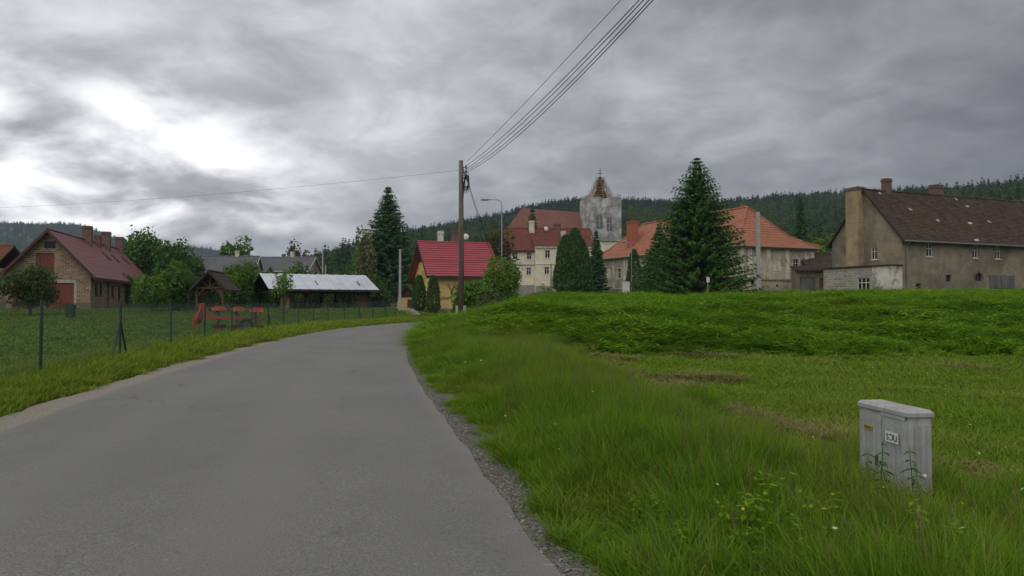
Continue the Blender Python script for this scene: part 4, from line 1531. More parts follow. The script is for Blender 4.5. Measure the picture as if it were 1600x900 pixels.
mb.build('gutter', M['gutter'], FH)
MB().path([(0.45, -0.5, EH - 0.5), (0.45, -0.12, EH - 0.9), (0.45, -0.12, -0.4)], 0.055, 7).build('downpipe', M['gutter'], FH)

# low annex before the gable
AX = empty('annex', tuple(Vector((35.6, 70, 2.0)) + Vector((-1.5 * D1[0], -1.5 * D1[1], 0))), yaw_of(*D1), 'low flat-roofed whitewashed stone annex below the gable chimney stack', 'annex')
f3 = Face((0, 7.9), (0, -1))
aw = [(4.15, 0.75, 5.6, 2.05)]
f3.wall(AX, [(0, -0.5), (5.9, -0.5), (5.9, 3.05), (0, 3.05)], aw, M['stone_wall'])
f3.window(AX, *aw[0], cols=3, rows=2, fw=0.09, deep=0.08)
Face((0, 2.0), (0, -1)).wall(AX, [(0, -0.5), (2.0, -0.5), (2.0, 3.05), (0, 3.05)], [], M['plaster_white'], 'plastered_wall')
Face((0, 0), (1, 0)).wall(AX, [(0, -0.5), (1.49, -0.5), (1.49, 3.05), (0, 3.05)], [], M['plaster_white'], 'plastered_wall')
Face((1.49, 7.9), (-1, 0)).wall(AX, [(0, -0.5), (1.49, -0.5), (1.49, 3.05), (0, 3.05)], [], M['stone_wall'])
MB().box(-0.18, 1.47, -0.12, 8.0, 3.05, 3.14).build('roof', M['darkwood'], AX)

# lean-to between manor and farmhouse
LT = empty('lean_to_shed', (31.2, 84.2, 2.4), rad(-14), 'low brown lean-to shed with grey board doors between manor and farmhouse', 'shed')
fl = Face((0, 0), (1, 0))
lh = [(0.35, 0.0, 1.95, 2.1), (2.35, 0.0, 3.05, 2.0)]
M['plaster_ochre'] = mat_plain('ochre_shed_render', (0.22, 0.165, 0.11), 0.95, 0.25, 1.5, dirt=(0.12, 0.09, 0.065))
fl.wall(LT, [(0, -0.5), (3.2, -0.5), (3.2, 2.85), (0, 2.85)], lh, M['plaster_ochre'])
fl.boards(LT, *lh[0], 8, M['greydoor'])
fl.boards(LT, *lh[1], 4, M['brownwood'])
fl.plate(LT, 'white_pier', 3.2, -0.5, 4.1, 2.8, -0.4, 0.06, M['plaster_white'])
Face((4.1, 0), (0, 1)).wall(LT, [(0, -0.5), (5, -0.5), (5, 3.4), (0, 2.85)], [], M['plaster_ochre'])
Face((0, 5), (0, -1)).wall(LT, [(0, -0.5), (5, -0.5), (5, 2.85), (0, 3.4)], [], M['plaster_ochre'])
mb = MB()
roof_plane(mb, (-0.2, -0.45, 2.9), (4.4, -0.45, 2.9), (4.4, 5.2, 3.6), (-0.2, 5.2, 3.6), 8, 0.03)
mb.box(-0.2, 4.4, -0.48, -0.45, 2.72, 2.92)
mb.poly([(-0.2, -0.45, 2.8), (4.4, -0.45, 2.8), (4.4, 5.2, 3.5), (-0.2, 5.2, 3.5)])
mb.build('roof', M['roof_brown'], LT)
OB = empty('outbuilding', (36.0, 93.0, 2.6), rad(12), 'small outbuilding with dark tiled roof tucked behind the lean-to shed', 'outbuilding')
Face((0, 0), (1, 0)).wall(OB, [(0, -0.5), (6, -0.5), (6, 3.5), (0, 3.5)], [], M['plaster_ochre'])
Face((0, 5), (0, -1)).wall(OB, [(0, -0.5), (5, -0.5), (5, 3.5), (2.5, 5.1), (0, 3.5)], [], M['plaster_ochre'])
Face((6, 0), (0, 1)).wall(OB, [(0, -0.5), (5, -0.5), (5, 3.5), (2.5, 5.1), (0, 3.5)], [], M['plaster_ochre'])
gable_roof(OB, -0.3, 6.3, -0.4, 5.4, 3.3, 5.25, M['roof_brown'], 14)

# ---- manor with orange hipped roof
D2 = (0.907, 0.42)
MN = empty('manor_house', (26.6, 90, 2.3), yaw_of(*D2), 'weathered cream manor house with orange hipped tile roof', 'house')
ME, ML, MW = 6.1, 34.0, 12.0
fr_ = Face((0, 0), (1, 0))
mw = [(8.45, 3.35, 9.4, 4.75)]
mh = [(1.85, 1.55, 2.35, 2.1), (5.75, 1.3, 6.1, 1.6), (8.2, 0.3, 8.9, 0.85)]
fr_.wall(MN, [(0, -0.6), (MW, -0.6), (MW, ME), (0, ME)], mw + mh, M['plaster_manor'])
fr_.window(MN, *mw[0], cols=2, rows=2, fw=0.07, surround=M['manor_trim'])
for h in mh:
    fr_.window(MN, *h, fmat=M['darkwood'], cols=1, rows=1, sill=False)
for u in (2.9, 5.9):
    fr_.plate(MN, 'blind_window', u - 0.55, 3.2, u + 0.55, 4.9, 0.003, 0.03, M['manor_trim'])
for u in (0.15, 1.35, 4.2, 7.2, 10.3, 11.3):
    fr_.plate(MN, 'pilaster', u, 2.3, u + 0.6, ME - 0.25, 0.003, 0.09, M['manor_trim'])
fr_.plate(MN, 'string_course', 0, 2.1, MW, 2.27, 0.002, 0.12, M['plinth_grey'])
fr_.plate(MN, 'cornice', -0.1, ME - 0.24, MW + 0.1, ME, 0.002, 0.22, M['manor_trim'])
fs_ = Face((0, ML), (0, -1))
sw_ = []
for k in range(11):
    s_ = 31.4 - 2.9 * k
    sw_.append((ML - s_ - 0.5, 2.95, ML - s_ + 0.5, 4.5, k))
fs_.wall(MN, [(0, -0.6), (ML, -0.6), (ML, ME), (0, ME)], [w[:4] for w in sw_ if w[4] != 1], M['plaster_manor'])
for w in sw_:
    if w[4] == 1:
        fs_.plate(MN, 'blind_window', w[0], w[1], w[2], w[3], 0.003, 0.03, M['manor_trim'])
    else:
        fs_.window(MN, *w[:4], fmat=M['white'] if w[4] > 1 else M['brownwood'], cols=2, rows=2, fw=0.09, surround=M['manor_trim'])
    fs_.plate(MN, 'pilaster', w[2] + 0.65, 1.6, w[2] + 1.15, ME - 0.25, 0.003, 0.09, M['manor_trim'])
fs_.plate(MN, 'string_course', 0, 1.4, ML, 1.57, 0.002, 0.12, M['manor_trim'])
fs_.plate(MN, 'cornice', -0.1, ME - 0.24, ML, ME, 0.002, 0.22, M['manor_trim'])
Face((MW, 0), (0, 1)).wall(MN, [(0, -0.6), (ML, -0.6), (ML, ME), (0, ME)], [], M['plaster_manor'])
Face((MW, ML), (-1, 0)).wall(MN, [(0, -0.6), (MW, -0.6), (MW, ME), (0, ME)], [], M['plaster_manor'])
mb = MB()
ov, ins, zb_, zr_ = 0.55, 2.0, ME + 1.45, 11.5
lo = [(-ov, -ov, ME), (MW + ov, -ov, ME), (MW + ov, ML + ov, ME), (-ov, ML + ov, ME)]
md = [(ins, ins, zb_), (MW - ins, ins, zb_), (MW - ins, ML - ins, zb_), (ins, ML - ins, zb_)]
r0, r1 = (6, 5.2, zr_), (6, 28.0, zr_)
for k in range(4):
    roof_plane(mb, lo[k], lo[(k + 1) % 4], md[(k + 1) % 4], md[k], 8, 0.035)
roof_plane(mb, md[0], md[1], r0, r0, 12, 0.035)
roof_plane(mb, md[1], md[2], r1, r0, 12, 0.035)
roof_plane(mb, md[2], md[3], r1, r1, 12, 0.035)
roof_plane(mb, md[3], md[0], r0, r1, 12, 0.035)
mb.poly([(p[0], p[1], p[2] - 0.08) for p in lo])
rf = mb.build('roof', M['roof_orange'], MN)
mb = MB()
for a_, b_, c_ in ((lo[0], md[0], r0), (lo[1], md[1], r0), (lo[2], md[2], r1), (lo[3], md[3], r1)):
    mb.path([Vector(a_) + Vector((0, 0, 0.06)), Vector(b_) + Vector((0, 0, 0.06)), Vector(c_) + Vector((0, 0, 0.08))], 0.12, 7)
mb.path([Vector(r0) + Vector((0, 0, 0.07)), Vector(r1) + Vector((0, 0, 0.07))], 0.13, 7)
mb.build('ridge_cap', M['roof_orange'], rf)
mb = MB()
for k in range(4):
    mb.path([Vector(lo[k]) - Vector((0, 0, 0.06)), Vector(lo[(k + 1) % 4]) - Vector((0, 0, 0.06))], 0.08, 6)
mb.build('gutter', M['gutter'], rf)
M['brick_orange'] = mat_masonry('orange_chimney_brick', (0.40, 0.10, 0.055), (0.32, 0.08, 0.045), (0.32, 0.16, 0.12), 0.26, 0.085, 0.012, (0.28, 0.08, 0.05))
chimney(MN, 2.6, 26.0, 7.5, 11.6, 1.1, 1.5, M['brick_orange'])
for yy in (21.5, 18.6):
    sl_ = Vector((4, 0, 3.95)).normalized()
    MB().obox((4.3, yy, 9.87), sl_ * 0.55, Vector((0, 0.5, 0)), Vector((-sl_.z, 0, sl_.x)) * 0.06).build('skylight', M['glass'], rf)
chimney(MN, 6.6, 6.6, 10.9, 12.0, 0.5, 0.5, M['brick_orange'])

# ---- cream house before the church
CH = empty('cream_house', (-1.0, 131, 3.0), rad(7), 'two-storey cream house with red-brown tiled roof below the church', 'house')
CE, CR, CL, CD = 7.95, 11.9, 15.5, 9.5
fc = Face((0, 0), (1, 0))
cw = [(1.15, 6.15, 2.0, 7.45), (3.55, 6.15, 4.4, 7.45), (1.15, 3.5, 2.0, 4.8), (3.5, 3.5, 4.35, 4.8)]
fc.wall(CH, [(0, 1.8), (4.9, 1.8), (4.9, CE), (0, CE)], cw, M['cream'])
fc.wall(CH, [(0, -0.6), (4.9, -0.6), (4.9, 1.8), (0, 1.8)], [], M['plinth_grey'], 'plinth')
for w in cw:
    fc.window(CH, *w, fmat=M['white'], cols=2, rows=2, fw=0.085)
fc.plate(CH, 'string_course', 0, 5.15, 4.88, 5.33, 0.002, 0.10, M['plinth_grey'])
fb = Face((4.9, -1.0), (1, 0))
bw_ = [(1.65, 6.35, 2.55, 7.75), (1.55, 3.6, 2.4, 4.9), (5.6, 6.35, 6.5, 7.75), (5.6, 3.6, 6.5, 4.9), (8.6, 6.35, 9.5, 7.75), (8.6, 3.6, 9.5, 4.9)]
fb.wall(CH, [(0, 1.6), (10.6, 1.6), (10.6, 8.4), (0, 8.4)], bw_, M['cream'])
fb.wall(CH, [(0, -0.6), (10.6, -0.6), (10.6, 1.6), (0, 1.6)], [], M['plinth_grey'], 'plinth')
for w in bw_:
    fb.window(CH, *w, fmat=M['white'], cols=2, rows=2, fw=0.085)
fb.plate(CH, 'string_course', 0.02, 5.3, 10.6, 5.46, 0.002, 0.10, M['cream'])
fb.plate(CH, 'cornice', -0.15, 8.12, 10.75, 8.4, 0.002, 0.25, M['manor_trim'])
Face((4.9, 0), (0, -1)).wall(CH, [(0, -0.6), (1.0, -0.6), (1.0, 8.4), (0, 8.4)], [], M['cream'])
Face((0, CD), (0, -1)).wall(CH, [(0, -0.6), (CD, -0.6), (CD, CE), (CD / 2, CR), (0, CE)], [], M['cream'])
Face((CL, -1), (0, 1)).wall(CH, [(0, -0.6), (CD + 1, -0.6), (CD + 1, CE), (CD / 2 + 1, CR), (0, CE)], [], M['cream'])
rf = gable_roof(CH, -0.3, CL + 0.3, -0.45, CD + 0.45, CE - 0.25, CR + 0.1, M['roof_cream'], 26, 'x', M['darkwood'])
mb = MB()
roof_plane(mb, (4.7, -1.35, 8.42), (CL + 0.25, -1.35, 8.42), (CL + 0.25, 2.2, 10.05), (4.7, 2.2, 10.05), 14, 0.03)
mb.poly([(4.7, -1.35, 8.42), (4.7, 2.2, 10.05), (4.7, 0.3, 8.3)])
mb.build('roof', M['roof_cream'], CH)
chimney(CH, 5.0, 4.0, 10.8, 13.2, 0.9, 0.8, M['manor_trim'])
chimney(CH, 9.6, 4.2, 10.9, 12.7, 1.1, 0.8, M['brick_red'])
chimney(CH, 10.2, 1.6, 9.4, 11.2, 0.7, 0.7, M['manor_trim'])
mb = MB()
dish = [(0.0, 0.0), (0.2, 0.03), (0.42, 0.13)]
mb.lathe([(r_, -z_) for r_, z_ in dish], (0, 0, 0), 14)
dh = mb.build('satellite_dish', M['white'], CH)
dh.location = (7.6, 3.6, 11.9)
dh.rotation_euler = (rad(75), 0, 0.3)
MB().path([(7.6, 3.8, 11.0), (7.6, 3.7, 11.9)], 0.03, 5).build('dish_mast', M['steel'], CH)

# ---- church: nave, wrapped tower and scaffolded spire
CU = empty('church', (2.06, 165, 4.0), 0, 'church with long pink roof and tower wrapped in white sheeting under timber scaffolding', 'church')
xh, yh = Vector((0.857, 0.51, 0)), Vector((-0.51, 0.857, 0))
zE, zR = 10.2, 18.2


def cu(a_, b_, z):
    return xh * a_ + yh * b_ + Vector((0, 0, z))


mb = MB()
NL = 19.5
roof_plane(mb, cu(-3.2, -6, zE), cu(NL, -6, zE), cu(NL, 0, zR), cu(0, 0, zR), 40, 0.03)
roof_plane(mb, cu(NL, 6, zE), cu(-3.2, 6, zE), cu(0, 0, zR), cu(NL, 0, zR), 40, 0.03)
roof_plane(mb, cu(-3.2, 6, zE), cu(-3.2, -6, zE), cu(0, 0, zR), cu(0, 0, zR), 40, 0.03)
mb.build('nave_roof', M['roof_church'], CU)
mb = MB()
for p, q in (((-2.8, -5.6), (NL - 0.3, -5.6)), ((NL - 0.3, 5.6), (-2.8, 5.6)), ((-2.8, 5.6), (-2.8, -5.6))):
    mb.poly([cu(*p, -3), cu(*q, -3), cu(*q, zE + 0.1), cu(*p, zE + 0.1)])
mb.poly([cu(NL - 0.3, -5.6, -3), cu(NL - 0.3, 5.6, -3), cu(NL - 0.3, 5.6, zE + .5), cu(NL - 0.3, 0, zR - 0.15), cu(NL - 0.3, -5.6, zE + .5)])
mb.build('nave_wall', M['cream'], CU)
# tower
tx, ty = Vector((0.98, 0.2, 0)), Vector((-0.2, 0.98, 0))
T0 = Vector((16.65 - 2.06, 0, 0))
TW = 7.25
TT = PZ(308, 165) - 4.0
TB = PZ(376, 165) - 4.0


def tw(a_, b_, z):
    return T0 + tx * a_ + ty * b_ + Vector((0, 0, z))


mb = MB()
for p, q in (((0.3, 0.3), (TW - .3, 0.3)), ((TW - .3, 0.3), (TW - .3, TW - .3)), ((TW - .3, TW - .3), (.3, TW - .3)), ((.3, TW - .3), (.3, .3))):
    mb.poly([tw(*p, -3), tw(*q, -3), tw(*q, TT - 0.3), tw(*p, TT - 0.3)])
mb.build('tower_wall', M['cream'], CU)
m, nt, N, L, B = new_mat('white_sheeting')
v = _coords(nt, 'Object')
c = _mix(nt, _rng(nt, _noise(nt, v, 0.55, 7, 0.62, 0.6), 0.38, 0.64), (0.24, 0.24, 0.235), (0.54, 0.54, 0.52))
c = _mix(nt, _rng(nt, _noise(nt, v, 2.1, 5, 0.6), 0.55, 0.72, 0, 0.6), c, (0.16, 0.15, 0.155))
L.new(c, B.inputs['Base Color'])
B.inputs['Roughness'].default_value = 0.7
M['sheeting'] = m
corners = [(0, 0), (TW, 0), (TW, TW), (0, TW)]
for k in range(4):
    a_, b_ = corners[k], corners[(k + 1) % 4]
    nn = (tw(*b_, 0) - tw(*a_, 0)).cross(Vector((0, 0, 1))).normalized()
    V, FF = [], []
    nu, nvv = 22, 20
    for j in range(nvv + 1):
        for i in range(nu + 1):
            u, t = i / nu, j / nvv
            zz = TB + (TT - TB) * t
            p = tw(a_[0] + (b_[0] - a_[0]) * u, a_[1] + (b_[1] - a_[1]) * u, zz)
            wv = 0.13 * mnoise.noise(Vector((p.x * 1.2, p.y * 1.2, zz * 0.45))) + 0.05 * math.sin(u * 34 + 3 * math.sin(t * 5)) * (0.4 + 0.6 * math.sin(t * math.pi * 4) ** 2)
            if i in (0, nu):
                wv = 0
            V.append(p + nn * wv + Vector((0, 0, 0.25 * mnoise.noise(p * 0.6) if j in (0, nvv) else 0)))
    for j in range(nvv):
        for i in range(nu):
            q = j * (nu + 1) + i
            FF.append((q, q + 1, q + nu + 2, q + nu + 1))
    MB().add(V, FF).build('sheeting', M['sheeting'], CU, True)
M['window_shadow'] = mat_plain('painted_window_shadow', (0.13, 0.13, 0.135), 0.9, 0.3, 2)  # dark colour stands in for window shadows showing through the sheeting
ft = Face(tw(0, 0, 0), (tx.x, tx.y))
for (u0, u1, v0, v1) in ((1.6, 2.9, 18.0 - 4, 20.9 - 4), (3.9, 5.0, 17.5 - 4, 20.4 - 4)):
    pts = [ft.p(u0, v0, 0.17), ft.p(u1, v0, 0.17), ft.p(u1, v1 - 0.5, 0.17), ft.p((u0 + u1) / 2 + 0.35, v1 - 0.08, 0.17), ft.p((u0 + u1) / 2 - 0.35, v1 - 0.08, 0.17), ft.p(u0, v1 - 0.5, 0.17)]
    o = MB().prism(pts, ft.n * 0.02).build('window_shadow_panel', M['window_shadow'], CU)
    mb = MB()
    ft.box(mb, (u0 + u1) / 2 - 0.06, (u0 + u1) / 2 + 0.06, v0, v1 - 0.2, 0.19, 0.215)
    ft.box(mb, u0, u1, (v0 + v1) / 2 - 0.06, (v0 + v1) / 2 + 0.06, 0.19, 0.21)
    mb.build('glazing_bar', M['pale'], o)
M['scaff'] = mat_plain('yellow_scaffold_timber', (0.30, 0.215, 0.105), 0.9, 0.35, 2)
cx_ = T0 + tx * (TW / 2) + ty * (TW / 2)
sp = random.Random(4)
mb = MB()
H0 = TT
lv = [(0, 2.2), (0.95, 1.85), (1.9, 1.5), (2.8, 1.15), (3.7, 0.8), (4.5, 0.5)]
for i, (z, r_) in enumerate(lv):
    ring = [cx_ + tx * (r_ * sx) + ty * (r_ * sy) + Vector((0, 0, H0 + z)) for sx, sy in ((-1, -1), (0, -1.02), (1, -1), (1.02, 0), (1, 1), (0, 1.02), (-1, 1), (-1.02, 0))]
    for k in range(8):
        p, q = ring[k], ring[(k + 1) % 8]
        ext = (q - p).normalized() * 0.35
        mb.beam(p - ext, q + ext, 0.085)
        mb.beam(p - ext + Vector((0, 0, 0.5)), q + ext + Vector((0, 0, 0.5)), 0.055)
        if i + 1 < len(lv):
            z2, r2 = lv[i + 1]
            sx, sy = ((-1, -1), (0, -1.02), (1, -1), (1.02, 0), (1, 1), (0, 1.02), (-1, 1), (-1.02, 0))[k]
            t_ = cx_ + tx * (r2 * sx) + ty * (r2 * sy) + Vector((0, 0, H0 + z2))
            mb.beam(p, t_, 0.08)
            mb.beam(p, p + Vector((sp.uniform(-.1, .1), 0, 1.35)), 0.09)
            if k % 2 == i % 2:
                mb.beam(q, t_, 0.08)
for sx, sy in ((-1, -1), (1, -1), (1, 1), (-1, 1)):
    for k in range(5):
        p = cx_ + tx * (3.5 * sx) + ty * (3.5 * sy * (1 - 0.45 * k)) + Vector((0, 0, H0 - 0.3))
        mb.beam(p, p + Vector((0, 0, 1.1)), 0.08)
for z in (0.3, 0.75):
    for k in range(4):
        a_, b_ = [(-1, -1), (1, -1), (1, 1), (-1, 1)][k], [(1, -1), (1, 1), (-1, 1), (-1, -1)][k]
        mb.beam(cx_ + tx * 3.5 * a_[0] + ty * 3.5 * a_[1] + Vector((0, 0, H0 + z)), cx_ + tx * 3.5 * b_[0] + ty * 3.5 * b_[1] + Vector((0, 0, H0 + z)), 0.07)
sc_ = mb.build('scaffolding', M['scaff'], CU)
mb = MB()
mb.lathe([(1.7, -0.2), (1.6, 0.8), (1.1, 1.7), (0.8, 2.2), (0.75, 3.4), (0.9, 3.6), (0.7, 4.2), (0.25, 4.9), (0.10, 5.3), (0.04, 5.4)], cx_ + Vector((0, 0, H0)), 10)
mb.build('spire', M['dark'], CU)
mb = MB()
mb.beam(cx_ + Vector((0, 0, H0 + 5.2)), cx_ + Vector((0, 0, H0 + 7.3)), 0.10)
mb.beam(cx_ + tx * -0.5 + Vector((0, 0, H0 + 5.9)), cx_ + tx * 0.5 + Vector((0, 0, H0 + 5.9)), 0.10)
mb.beam(cx_ + tx * -0.3 + Vector((0, 0, H0 + 6.5)), cx_ + tx * 0.3 + Vector((0, 0, H0 + 6.5)), 0.10)
mb.build('cross', M['cable'], CU)
mb = MB()
mb.poly([tw(0.1, 0.1, TT - 0.1), tw(TW - .1, 0.1, TT - 0.1), tw(TW - .1, TW - .1, TT - 0.1), tw(.1, TW - .1, TT - 0.1)])
mb.build('scaffold_deck', M['scaff'], CU)

# ---- yellow house with crimson roof
YH = empty('yellow_house', (-8.54, 82, 0.55), rad(20), 'yellow house with crimson metal roof and dark timber gable', 'house')
YE, YR, YL, YD = 4.5, 7.85, 7.3, 8.0
fy = Face((0, 0), (1, 0))
yw = [(4.2, 1.2, 5.3, 2.6), (6.2, 1.2, 7.3, 2.6)]
fy.wall(YH, [(0, 0.55), (YL, 0.55), (YL, YE), (0, YE)], yw, M['yellow'])
fy.wall(YH, [(0, -0.6), (YL, -0.6), (YL, 0.55), (0, 0.55)], [], M['plinth_grey'], 'plinth')
for w in yw:
    fy.window(YH, *w)
fg = Face((0, YD), (0, -1))
yg = [(3.0, 3.4, 3.5, 4.7), (3.75, 3.4, 4.25, 4.7), (4.5, 3.4, 5.0, 4.7), (3.75, 5.1, 4.25, 5.6), (1.2, 1.0, 2.2, 2.3), (5.4, 1.0, 6.4, 2.3)]
fg.wall(YH, [(0, 0.55), (YD, 0.55), (YD, YE), (YD - 1.41, 5.75), (1.41, 5.75), (0, YE)], yg, M['yellow'])
fg.wall(YH, [(0, -0.6), (YD, -0.6), (YD, 0.55), (0, 0.55)], [], M['plinth_grey'], 'plinth')
for w in yg:
    fg.window(YH, *w, fmat=M['brownwood'], cols=1, rows=2 if w[3] - w[1] > 1 else 1, fw=0.06, sill=w[1] < 2)
n_b = 14
for k in range(n_b):
    v0, v1 = 5.75 + k * 0.165, 5.75 + (k + 1) * 0.165 - 0.012
    hw = (YD / 2) * (YR - v1) / (YR - YE)
    if hw > 0.1:
        fg.plate(YH, 'gable_board', YD / 2 - hw, v0, YD / 2 + hw, v1, -0.02, 0.05 + 0.01 * (k % 2), M['darkwood'])
Face((YL, 0), (0, 1)).wall(YH, [(0, -0.6), (YD, -0.6), (YD, YE), (YD / 2, YR), (0, YE)], [], M['yellow'])
Face((YL, YD), (-1, 0)).wall(YH, [(0, -0.6), (YL, -0.6), (YL, YE), (0, YE)], [], M['yellow'])
rf = gable_roof(YH, -0.7, YL + 0.5, -0.6, YD + 0.6, YE - 0.52, YR + 0.12, M['roof_red'], 15, 'x', M['darkwood'], 0.22, step=0.055)
chimney(YH, 2.1, YD / 2 + 0.5, 7.3, 9.2, 0.55, 0.55, M['white'])
chimney(YH, 3.9, YD / 2 + 0.4, 7.3, 9.35, 0.95, 0.6, M['brick_red'])
mb = MB().path([(3.0, YD / 2 + .3, 7.6), (3.0, YD / 2 + .3, 8.9)], 0.05, 6)
mb.beam((2.6, YD / 2 + .3, 8.6), (3.3, YD / 2 + .3, 8.6), 0.05)
mb.build('aerial_mast', M['cable'], YH)
mb = MB().lathe([(0.0, 0.0), (0.18, -0.03), (0.36, -0.11)], (0, 0, 0), 12)
dh = mb.build('satellite_dish', M['white'], YH)
dh.location = (4.9, YD / 2 - 0.1, 8.7)
dh.rotation_euler = (rad(80), 0, -0.3)


def text_mesh(s, size, depth=0.01):
    cd = bpy.data.curves.new('lettering', 'FONT')
    cd.body = s
    cd.size = size
    cd.extrude = depth / 2
    cd.align_x = 'CENTER'
    cd.resolution_u = 4
    o = bpy.data.objects.new('lettering_curve', cd)
    COL.objects.link(o)
    bpy.context.view_layer.update()
    me = bpy.data.meshes.new_from_object(o.evaluated_get(bpy.context.evaluated_depsgraph_get()))
    bpy.data.objects.remove(o)
    bpy.data.curves.remove(cd)
    return me


me = text_mesh('GNA', 0.46, 0.05)
t_ = link('lettering', me, YH, M['brownwood'])
t_.location = (1.45, -0.03, 1.5)
t_.rotation_euler = (rad(90), 0, 0)
mb = MB()
for sgn in (-1, 1):
    mb.path([(2.15, -0.05, 2.3), (2.15 + 0.05 * sgn, -0.05, 2.55), (2.15 + 0.34 * sgn, -0.05, 2.85), (2.15 + 0.36 * sgn, -0.05, 3.25)], [0.05, 0.05, 0.045, 0.02], 6)
    mb.path([(2.15 + 0.22 * sgn, -0.05, 2.72), (2.15 + 0.16 * sgn, -0.05, 3.05)], [0.04, 0.015], 5)
    mb.path([(2.15 + 0.33 * sgn, -0.05, 2.9), (2.15 + 0.5 * sgn, -0.05, 3.12)], [0.035, 0.015], 5)
mb.obox((2.15, -0.04, 2.25), (0.10, 0, 0), (0, 0.03, 0), (0, 0, 0.16))
mb.build('antler_emblem', M['brownwood'], YH)

# ---- small yellow hut
SH = empty('garden_hut', (PX(621, 90), 90, 0.55), rad(6), 'small yellow hut with dark pointed gable and brown door', 'hut')
fh_ = Face((0, 0), (1, 0))
fh_.wall(SH, [(0, -0.5), (2.2, -0.5), (2.2, 1.75), (0, 1.75)], [(1.15, 0.0, 2.0, 1.55)], M['yellow'])
fh_.boards(SH, 1.15, 0.0, 2.0, 1.55, 5, M['brownwood'])
for k in range(9):
    v0 = 1.76 + k * 0.15
    hw = 1.2 * (3.05 - v0 - 0.14) / 1.3
    if hw > 0.05:
        fh_.plate(SH, 'gable_board', 1.1 - hw, v0, 1.1 + hw, v0 + 0.14, 0, 0.04, M['darkwood'])
Face((0, 3), (0, -1)).wall(SH, [(0, -0.5), (3, -0.5), (3, 1.75), (0, 1.75)], [], M['yellow'])
Face((2.2, 0), (0, 1)).wall(SH, [(0, -0.5), (3, -0.5), (3, 1.75), (0, 1.75)], [], M['yellow'])
gable_roof(SH, -0.25, 2.45, -0.3, 3.2, 1.6, 3.15, M['roof_slate'], 8, 'y', M['darkwood'], 0.1)

# ---- metal-roofed open shed
MS = empty('open_shed', (-23.4, 74.9, 0.65), rad(30), 'long open timber shed with pale sheet-metal roof', 'shed')
SL, SD = 10.2, 7.0
for k in range(7):
    xx = 0.25 + k * (SL - 0.5) / 6
    for yy in (0.2, SD - 0.2):
        MB().box(xx - 0.11, xx + 0.11, yy - 0.11, yy + 0.11, -0.4, 2.2).build('post', M['darkwood'], MS)
    if 0 < k < 6:
        mb = MB()
        for s_ in (-1, 1):
            mb.beam((xx, 0.2, 1.5), (xx + 0.7 * s_, 0.2, 2.15), 0.10)
        mb.build('brace', M['darkwood'], MS)
mb = MB()
for yy in (0.2, SD - 0.2):
    mb.box(-0.2, SL + 0.2, yy - 0.12, yy + 0.12, 2.2, 2.42)
for k in range(7):
    xx = 0.25 + k * (SL - 0.5) / 6
    mb.box(xx - 0.08, xx + 0.08, 0.0, SD, 2.0, 2.19)
mb.build('tie_beams', M['darkwood'], MS)
mb = MB()
ze, zr2 = 2.36, 4.0
for (ya, yb) in ((-0.75, SD / 2), (SD + 0.75, SD / 2)):
    nn = 46
    for k in range(nn):
        x0_, x1_ = -0.5 + (SL + 1.0) * k / nn, -0.5 + (SL + 1.0) * (k + 1) / nn
        hgt = 0.035 if k % 4 == 0 else 0.0
        mb.prism([(x0_, ya, ze + hgt), (x1_, ya, ze + hgt), (x1_, yb, zr2 + hgt), (x0_, yb, zr2 + hgt)], (0, 0, -0.03))
rf = mb.build('roof', M['sheet_metal'], MS)
mb = MB()
mb.box(-0.5, SL + 0.5, -0.80, -0.755, ze - 0.2, ze - 0.0)
mb.box(-0.5, SL + 0.5, SD + 0.755, SD + 0.80, ze - 0.2, ze - 0.0)
mb.poly([(-0.45, -0.7, ze - 0.1), (SL + 0.45, -0.7, ze - 0.1), (SL + 0.45, SD / 2, zr2 - 0.1), (-0.45, SD / 2, zr2 - 0.1)])
mb.poly([(-0.45, SD + 0.7, ze - 0.1), (SL + 0.45, SD + 0.7, ze - 0.1), (SL + 0.45, SD / 2, zr2 - 0.1), (-0.45, SD / 2, zr2 - 0.1)])
mb.build('fascia', M['darkwood'], rf)
for xx in (4.6, 9.0):
    sl_ = Vector((0, 4.25, 1.64)).normalized()
    MB().obox((xx, 0.9, 3.05), Vector((0.03, 0, 0)), sl_ * 0.6, sl_.cross(Vector((1, 0, 0))) * 0.04).build('snow_hook', M['cable'], rf)
M['plywood'] = mat_plain('orange_plywood', (0.42, 0.24, 0.11), 0.85, 0.15, 1.5)
MB().box(0.9, 1.75, 0.32, 0.36, 0.2, 1.5).build('plywood_panel', M['plywood'], MS)
for k in range(9):
    MB().box(8.8 + k * 0.13, 8.91 + k * 0.13, 0.33, 0.36, 0.05, 1.95 + 0.04 * (k % 3)).build('wall_board', M['brownwood'], MS)
for k in range(5):
    MB().box(2.6 + 0.02 * k, 6.4 - 0.1 * k, 4.0 + 0.05 * k, 5.2, 0.0 + 0.22 * k, 0.2 + 0.22 * k).build('stacked_timber', M['darkwood'], MS)

